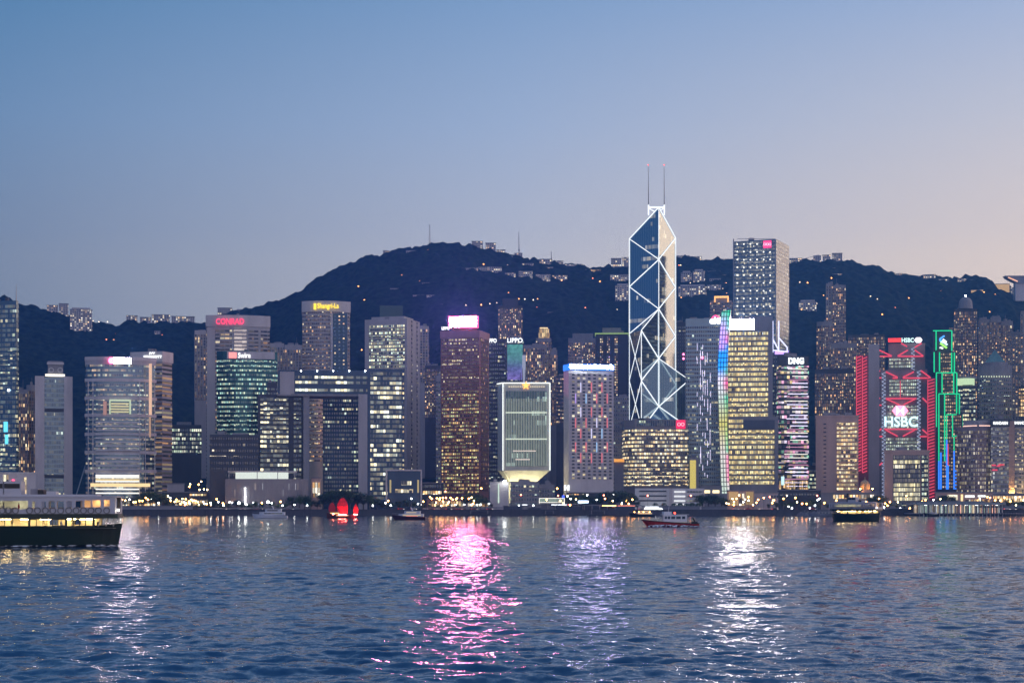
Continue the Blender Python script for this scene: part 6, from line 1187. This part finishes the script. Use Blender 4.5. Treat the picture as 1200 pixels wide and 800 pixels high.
def ferry():
    r = empty('ferry', (0, 0, 0), None, 'ferry'); K = .147
    lx = lambda px: 18-(143-px)*K; lz = lambda py: (641-py)*K
    hull_mb(36, 9, lambda t_: 3.65+.45*(abs(t_-.5)*2)**6, -.9, True, 24, .9).build('hull', [p_green, p_black], r)
    MB().box(-17, 17, -4.1, 4.1, 3.2, 3.3).build('main_deck', p_deck, r)
    m_ = MB(); ops = []; ring_x = []
    side = [(0,12,616,607.5),(12.6,39,623,607.5),(41.5,48,616.5,609),(48.8,60,616.5,608.5),(60.8,66,616.5,608.5),(67,81,615.5,609),(83.5,90,616.5,607.5),(91,97,616.5,607.5),(98,104,616.5,607.5),(105,112.5,616.5,607.5)]
    side += [(-102+143-143+x, 0, 0, 0) for x in ()]
    low_ops = [(lx(a_), lx(b_), max(lz(c_), 3.35 if c_ < 620 else 2.75), lz(d_)) for a_, b_, c_, d_ in side]
    low_ops += [(-o_[1]+0, -o_[0]+0, o_[2], o_[3]) for o_ in low_ops if -o_[0] < lx(0)-.2]
    for s_ in (-1, 1):
        m_ = MB(); wall_open(m_, -13.9, 13.9, s_*4.25, 3.3, 4.95, [o_ for o_ in low_ops if o_[2] >= 3.3]+[(o_[0], o_[1], 3.32, o_[3]) for o_ in low_ops if o_[2] < 3.3]); m_.build('lower_side', [p_green], r)
    MB().prism([Vector(p+(0,)) for p in ((-17.6,-3.1),(-15,-4.5),(15,-4.5),(17.6,-3.1),(17.6,3.1),(15,4.5),(-15,4.5),(-17.6,3.1))], 4.95, 5.72).build('deck_band', p_green, r)
    up = [(-60,-30,596.5,587),(-28,-1,596.5,587),(1,39,596.5,587),(43.8,48.8,595.8,587.8),(54.5,59.5,595.8,587.8),(62.6,69.7,595.8,587.3),(72,80,595.8,587.3),(83,89.3,595.3,587.3),(93.3,101,595,587),(103.5,110.5,594.6,586.5),(112.5,121.5,594.2,586.2),(125.8,132.5,593.5,585.8)]
    up_ops = [(lx(a_), lx(b_), lz(c_), lz(d_)) for a_, b_, c_, d_ in up]; up_ops += [(-o_[1], -o_[0], o_[2], o_[3]) for o_ in up_ops if o_[0] > -lx(-60)+.3 and o_[0] > 4.2]
    up_ops = [o_ for o_ in up_ops if o_[0] > -17.2]; seen = []; 
    for o_ in sorted(up_ops):
        if not seen or o_[0] > seen[-1][1]+.1: seen.append(o_)
    for s_ in (-1, 1):
        m_ = MB(); wall_open(m_, -17.3, 17.3, s_*4.4, 5.72, 8.55, seen); m_.build('upper_side', p_fw, r)
        for x in [41,50,59,67.5,76.5,85.5,94,102.5,111,119.5,129,3,10,17.5,25]:
            X_ = lx(x); zz = lz(598.2)-.0
            for q in ((X_,) if X_ < .5 else (X_, -X_)): MB().ring((q, s_*4.56, zz), (0, 1, 0), .5, .16, 14).build('life_ring', p_ring, r)
    MB().box(17.2, 17.34, -4.3, 4.3, 5.72, 6.7).box(17.2, 17.34, -4.3, -2.6, 6.7, 8.55).box(17.2, 17.34, 2.6, 4.3, 6.7, 8.55).build('end_screen', p_fw, r); MB().box(-17.34, -17.2, -4.3, 4.3, 5.72, 6.7).build('end_screen', p_fw, r)
    MB().prism([Vector(p+(0,)) for p in ((-17.6,-4.6),(17.6,-4.6),(17.6,4.6),(-17.6,4.6))], 8.55, 8.75).build('roof', p_fw, r)
    MB().prism([Vector(p+(0,)) for p in ((-14,-2.6),(14,-2.6),(14,2.6),(-14,2.6))], 8.75, 9.05).build('roof_camber', p_fw, r)
    MB().box(lx(47), lx(53.5), -2, 1, 9.05, 9.85).build('roof_locker', p_black, r); MB().box(lx(38), lx(46.5), -1.5, 1.5, 9.05, 10.0).build('roof_locker', pmat('grey locker', (.28,.27,.3)), r); MB().box(lx(57), lx(68), -2, .6, 9.05, 9.6).build('raft_canister', p_fw, r)
    for x in (-14.5, 8.5):
        pass
    for cx_ in (lx(4), -lx(4)-2): wh_ = MB().box(cx_-2.4, cx_+.6, -1.9, 1.9, 9.05, 11.3).build('wheelhouse', p_fw, r); MB().box(cx_-2.2, cx_+.4, -1.96, -1.9, 10.1, 10.9).build('wheelhouse_window', p_black, wh_)
    MB().tube((lx(-20), 0, 9), (lx(-20), 0, 13), .9, .8, 12).build('funnel', p_black, r)
    # inside
    MB().box(-4.5, 4.5, -1.2, 1.2, 3.3, 4.95).build('engine_casing', p_cream, r)
    m_ = MB(); wall_open(m_, -13.8, 13.8, 4.08, 3.32, 4.93, [(-9,-7,3.9,4.7),(-2.6,-.9,3.9,4.7),(4.8,6.8,3.7,4.7),(8.6,10.2,3.8,4.7)], .08); m_.build('inner_lining', p_cream, r); MB().box(-17, lx(39), 1.45, 1.55, 5.74, 8.5).box(lx(98), lx(134), .6, .7, 5.74, 8.5).build('saloon_wall', p_cream, r); MB().box(-13.8, 13.8, -4.15, 4.15, 4.86, 4.94).build('lower_ceiling', p_cream, r)
    for x in (-13, -9.5, -3.2, lx(11.6), lx(40), lx(66.5), lx(82)):
        MB().box(x-.1, x+.1, 1.6, 3.9, 3.3, 4.9).build('partition', p_cream, r)
    for k in range(8): x = -12+k*3.3; MB().box(x, x+1.7, -3.1, -2.9, 4.72, 4.82).box(x, x+1.7, 2.9, 3.1, 4.72, 4.82).build('lower_lamp', lowlamp, r)
    for k in range(7): x = -14+k*4.6; MB().box(x, x+1.1, -.9, -.3, 8.40, 8.5).build('upper_lamp', uplamp if k < 5 else orl, r)
    for k in range(9):
        x = -12.6+k*3; m_ = MB(); m_.box(x, x+.5, -3.6, 3.6, 5.75, 6.2); m_.box(x+.42, x+.5, -3.6, 3.6, 6.2, 6.75); m_.build('bench', p_wood, r)
    for k in range(6): x = -10.6+k*4.4; MB().box(x, x+.16, -2.2, -2.04, 5.72, 8.5).build('pillar', p_cream, r)
    # bow fittings
    for s_ in (-1, 1):
        for x in (14.4, 15.6, 16.7): MB().tube((x, s_*(4.0-(x-14.4)*.75), 3.6), (x+.5, s_*(4.0-(x-14.4)*.7), 5.0), .07).build('stanchion', p_fw, r); MB().tube((-x, s_*(4.0-(x-14.4)*.75), 3.6), (-x-.5, s_*(4.0-(x-14.4)*.7), 5.0), .07).build('stanchion', p_fw, r)
        MB().tube((s_*14.2, -2.6, 3.3), (s_*14.2, -2.6, 4.35), .16, .2, 8).build('mooring_post', p_black, r)
    MB().ball((17.75, -3.6, 6.35), .18, 8, 5).build('bow_light', em('bow light', (1,.92,.75), 30, True) if 'bow light' not in bpy.data.materials else bpy.data.materials['bow light'], r)
    return r
f1 = ferry(); f1['label'] = 'large green and white double-deck ferry cut by the left edge, cabins lit'; A1 = R_(5); f1.rotation_euler = (0, 0, A1)
f1.location = (PX(143, 297)-17.9*math.cos(A1), 297-17.9*math.sin(A1), 0)
def on_ferry(x, y, z): c_, s_ = math.cos(A1), math.sin(A1); return (f1.location.x+x*c_-y*s_, f1.location.y+x*s_+y*c_, z)
shirt = [pmat('dark shirt', (.03,.03,.04)), pmat('red shirt', (.4,.06,.05)), pmat('grey coat', (.2,.2,.22)), pmat('blue jacket', (.04,.07,.2))]
person(on_ferry(18-(143-19)*.147, -3.1, 3.3), shirt[0], 'person in dark shirt standing at the lit lower opening of the large ferry', rz=0.3)
person(on_ferry(18-(143-26)*.147, -2.6, 5.75), shirt[1], 'person in red shirt in upper deck of the large ferry, left of rounded opening', rz=1.3)
person(on_ferry(18-(143-9)*.147, -2.9, 5.75), shirt[2], 'person in grey coat in upper deck of the large ferry near the picture edge', rz=-.8)
person(on_ferry(18-(143-75)*.147, -3.0, 3.3), shirt[3], 'person in blue jacket seated at lower deck window of the large ferry', sit=True, rz=1.2)
f2 = copy_tree(f1); f2['label'] = 'smaller distant green and white ferry approaching below the beige hotel slab'; f2.rotation_euler = (0, 0, R_(-38)); D = 790; f2.location = (PX(1003, D), D, 0)
f2.scale = (.68, .9, 1.0)
def place(r, px, D, rz, lab):
    r['label'] = lab; r.location = (PX(px, D), D, 0)
    if abs(rz) > 2: r.scale = (-1, 1, 1); rz -= math.pi
    r.rotation_euler = (0, 0, rz)
# junk with red sails
r = empty('junk_boat', (0, 0, 0), None, 'junk'); hull_mb(17, 5, lambda t_: 1.7+1.9*max(0, .35-t_)/.35+1.1*max(0, t_-.75)/.25, -.5).build('hull', pmat('dark red varnish', (.09,.02,.015), .4), r)
cb_ = MB().box(-7, -1, -1.9, 1.9, 2.2, 3.9).build('cabin', p_wood, r); MB().box(-6.6, -1.4, -2.0, -1.9, 2.7, 3.3).build('cabin_windows', em('junk cabin light', (1,.6,.25), 1.8, True), cb_)
c_sail = pmat('crimson sail cloth', (.75,.035,.05), .8)
for (sx_, w_, z0_, z1_, nm) in ((-5.6, 4.4, 3.4, 9.2, 0), (.6, 7.2, 3.0, 12.0, 0), (8.3, 3.2, 3.2, 8.4, 0)):
    m_ = MB(); N_ = 10; pr_ = []
    for i in range(N_+1): t_ = i/N_; zz = z0_+(z1_-z0_)*t_; hw = w_/2*(1-.12*t_-.75*max(0, t_-.45)**2*3.0/1.0)*(.86+.14*min(1, t_*3)); hw = max(hw, .2); pr_.append((zz, hw, .55*math.sin(math.pi*t_)))
    for i in range(N_):
        (za, wa, ba), (zb_, wb, bb) = pr_[i], pr_[i+1]; q = [Vector((sx_-wa, -.1, za)), Vector((sx_+wa*.9, .1-ba*.3, za)), Vector((sx_+wb*.9, .1-bb*.3, zb_)), Vector((sx_-wb, -.1, zb_))]; m_.poly(q); m_.poly([p+Vector((0,.07,0)) for p in q][::-1])
    s_ = m_.build('sail', c_sail, r)
    m_ = MB(); 
    for i in range(1, N_, 2): m_.beam((sx_-pr_[i][1], -.2, pr_[i][0]), (sx_+pr_[i][1]*.9, -.25, pr_[i][0]), .09)
    m_.build('batten', p_wood, s_); MB().tube((sx_+.2, .3, 1.5), (sx_+.2, .3, z1_+.9), .14, .08).build('mast', p_wood, r)
    m2 = MB(); m2.box(sx_-w_*.3, sx_+w_*.3, -2.35, -2.2, z0_-1.0, z0_-.86); m2.build('sail_lamp', em('sail lamp', (1,.10,.08), 420, True) if 'sail lamp' not in bpy.data.materials else bpy.data.materials['sail lamp'], r)
MB().box(-3, 4, -2.52, -2.4, 1.5, 1.75).build('deck_light', em('junk deck light', (1,.62,.3), 2.2), r)
place(r, 400.5, 1000, 0, 'sailing junk with three glowing red sails and dark hull')
def yacht(L, lab, px, D, rz, hullm, sup, big=True, cabin_e=None):
    r = empty('motor_yacht', (0, 0, 0), None, 'yacht'); hull_mb(L, L*.26, lambda t_: 1.5+1.2*t_*t_, -.5, rake=1.6).build('hull', [hullm, hullm], r)
    k = L/21
    sl_ = MB().prism([Vector(p+(0,)) for p in ((-9*k,-2.3*k),(3.6*k,-2.3*k),(6*k,-1.2*k),(6*k,1.2*k),(3.6*k,2.3*k),(-9*k,2.3*k))], 1.8, 3.7*k).build('saloon', sup, r)
    m_ = MB(); m_.box(-8*k, 3.2*k, -2.36*k, -2.3*k, 2.5*k, 3.2*k); m_.build('saloon_windows', cabin_e or w_spar, sl_)
    bd_ = MB().prism([Vector(p+(0,)) for p in ((-7*k,-1.9*k),(1.4*k,-1.9*k),(2.6*k,-1*k),(2.6*k,1*k),(1.4*k,1.9*k),(-7*k,1.9*k))], 3.7*k, 5.2*k).build('bridge_deck', sup, r); MB().box(-5*k, 1.2*k, -1.96*k, -1.9*k, 4.2*k, 4.8*k).build('bridge_windows', cabin_e or c_dark, bd_)
    MB().box(-7.4*k, 2.2*k, -2.2*k, 2.2*k, 5.2*k, 5.4*k).build('hardtop', sup, r); mm_ = MB(); mm_.beam((-2.4*k, 0, 5.4*k), (-1.2*k, 0, 7.6*k), .5*k); mm_.beam((-1.8*k,-1*k,6.7*k), (-1.8*k,1*k,6.7*k), .2*k); mm_.build('radar_arch', sup, r)
    mm_ = MB(); 
    for q in range(7): mm_.tube(((4+q)*k, -(2.0-q*.26)*k, 2.0+.08*q), ((4+q)*k, -(2.0-q*.26)*k, 3.1+.08*q), .04)
    mm_.tube((4*k, -2.0*k, 3.1), (10*k, -.45*k, 3.6), .05); mm_.build('bow_rail', c_steel, r); place(r, px, D, rz, lab); return r
p_yw = pmat('white gelcoat', (.70,.72,.76), .3, var=.04); p_yb = pmat('navy red hull', (.06,.02,.03), .3); p_yg = pmat('grey patrol paint', (.20,.22,.26), .5); p_redh = pmat('red hull paint', (.42,.03,.025), .4)
yacht(21, 'white motor yacht moving left in front of the drum-shaped hall', 316, 1010, math.pi, p_yw, p_yw)
r = yacht(18, 'dark-hulled motor yacht with white cabins left of the pink reflection', 479, 885, math.pi-.12, p_yb, p_yw, cabin_e=em('yacht cabin', (1,.8,.55), .55)); MB().box(-5, 1, -2.1, -1.9, 1.9, 2.05).build('side_light', em('rosy side light', (1,.2,.15), 1.4), r)
r = yacht(17, 'dark tour boat with deck lamps behind the red-hulled launch', 752, 1130, math.pi, p_black, p_yg, cabin_e=em('tour boat cabin', (1,.65,.35), 1.2)); 
for q in (-5, -1, 2, 5): MB().ball((q, -2.2, 3.3), .32).build('deck_lamp', e_sod, r)
yacht(19, 'grey patrol boat moored below the pink-lined tower', 962, 1165, math.pi, p_yg, p_yg)
yacht(11, 'small dark cabin boat at the ferry pier edge', 1091, 1190, math.pi, p_black, p_yw)
yacht(13, 'small pale launch at the quay left of the smaller ferry', 945, 1205, 0, p_yg, p_yg)
# red launch
r = empty('pilot_launch', (0, 0, 0), None, 'launch'); hull_mb(19.5, 4.8, lambda t_: 1.15+1.25*t_**1.6, -.5, rake=2.2).build('hull', [p_redh, p_black], r)
m_ = MB(); 
for i in range(14): t0, t1 = i/14, (i+1)/14; m_.beam(((t0-.5)*19.5, -2.4*(1-max(0,(t0-.55)/.45)**2.2*.97)-.06, 1.15+1.25*t0**1.6), ((t1-.5)*19.5, -2.4*(1-max(0,(t1-.55)/.45)**2.2*.97)-.06, 1.15+1.25*t1**1.6), .28)
m_.build('rubbing_strake', p_black, r)
m_ = MB(); wall_open(m_, -5.6, 2.4, -1.7, 1.7, 4.1, [(-5.0,-3.9,2.7,3.6),(-3.5,-1.9,2.7,3.6),(-1.6,-.2,2.7,3.6),(.1,1.0,2.7,3.6),(1.2,2.0,2.7,3.6)]); wall_open(m_, -5.6, 2.4, 1.7, 1.7, 4.1, []); m_.box(2.3,2.4,-1.7,1.7,1.7,4.1); m_.box(-5.6,-5.5,-1.7,1.7,1.7,4.1); cb_ = m_.build('cabin', p_yw, r)
MB().box(-5.4, 2.3, -1.5, 1.5, 2.0, 3.9).build('cabin_glass', c_navy, cb_); MB().box(-6.4, 3.0, -1.9, 1.9, 4.1, 4.25).build('roof', p_yw, r)
m_ = MB(); m_.prism([Vector(p+(0,)) for p in ((-.5,-1.1),(2.2,-1.1),(2.6,1.1),(-.5,1.1))], 4.25, 5.2); m_.tube((.5,0,5.2), (.2,0,7.6), .09, .05); m_.beam((.35,-.8,6.5), (.35,.8,6.5), .12); wh_ = m_.build('wheelhouse', p_yw, r); MB().ball((-1.6, -.6, 4.75), .34, 10, 6).build('red_beacon', e_redl, wh_)
m_ = MB(); m_.tube((-8.6,-1.2,1.5), (-8.6,-1.2,2.7), .05); m_.box(-9.4,-7.4,-1.4,1.4,1.2,1.9); m_.beam((-8.5,-.6,1.9), (-7.9,-.3,3.1), .5); m_.build('stern_gear', p_black, r); m_ = MB(); 
for q in range(6): m_.tube((3.2+q*.95, -1.9+q*.22, 1.9+q*.05), (3.2+q*.95, -1.9+q*.22, 2.9+q*.06), .035)
m_.tube((3.2,-1.9,2.9), (8.4,-.7,3.25), .04); m_.build('bow_rail', c_steel, r)
place(r, 785, 583, math.pi+.05, 'red-hulled white launch with a glowing red beacon heading left')
m, t, o = mat_nodes('foam'); b = t.nodes.new('ShaderNodeBsdfPrincipled'); tr_ = t.nodes.new('ShaderNodeBsdfTransparent'); mx_ = t.nodes.new('ShaderNodeMixShader'); n = t.nodes.new('ShaderNodeTexNoise'); n.inputs['Scale'].default_value = .9; n.inputs['Detail'].default_value = 6
g = t.nodes.new('ShaderNodeNewGeometry'); t.links.new(g.outputs['Position'], n.inputs[0]); r0 = t.nodes.new('ShaderNodeMapRange'); r0.inputs[1].default_value = .46; r0.inputs[2].default_value = .6; t.links.new(n.outputs[0], r0.inputs[0]); b.inputs['Base Color'].default_value = (.75,.78,.82,1)
t.links.new(r0.outputs[0], mx_.inputs[0]); t.links.new(tr_.outputs[0], mx_.inputs[1]); t.links.new(b.outputs[0], mx_.inputs[2]); t.links.new(mx_.outputs[0], o.inputs[0]); M_foam = m
def wake(name, pts_, lab):
    m_ = MB(); 
    for i in range(len(pts_)-1):
        (x0, y0, w0, h0), (x1, y1, w1, h1) = pts_[i], pts_[i+1]
        for j in range(4):
            a0, a1 = -1+j*.5, -.5+j*.5; Hh = lambda a_, h_: h_*(1-a_*a_)+.12
            m_.poly([(x0, y0+a0*w0, Hh(a0, h0)), (x0, y0+a1*w0, Hh(a1, h0)), (x1, y1+a1*w1, Hh(a1, h1)), (x1, y1+a0*w1, Hh(a0, h1))][::-1])
    o = m_.build(name, M_foam, smooth=True); tag(o, lab, 'wake', kind='stuff'); return o
xl_ = PX(785, 583)
wake('wake_foam', [(xl_-8, 580, .6, .5), (xl_-3, 580, 1.6, .8), (xl_+2, 580, 2.2, .7), (xl_+8, 580, 2.4, .35), (xl_+14, 580, 2.2, .15), (xl_+24, 581, 1.6, .05), (xl_+40, 582, .8, .02)], 'white wake foam along the red-hulled launch')
wake('wake_foam', [(f1.location.x-26, 290, .8, .15), (f1.location.x-8, 291.2, 1.0, .25), (f1.location.x+6, 292.5, .9, .3), (f1.location.x+15, 294.4, .9, .35), (f1.location.x+19.5, 297.5, 1.2, .25), (f1.location.x+23, 299, .7, .08)], 'thin white foam along the large ferry')
settle_labels()
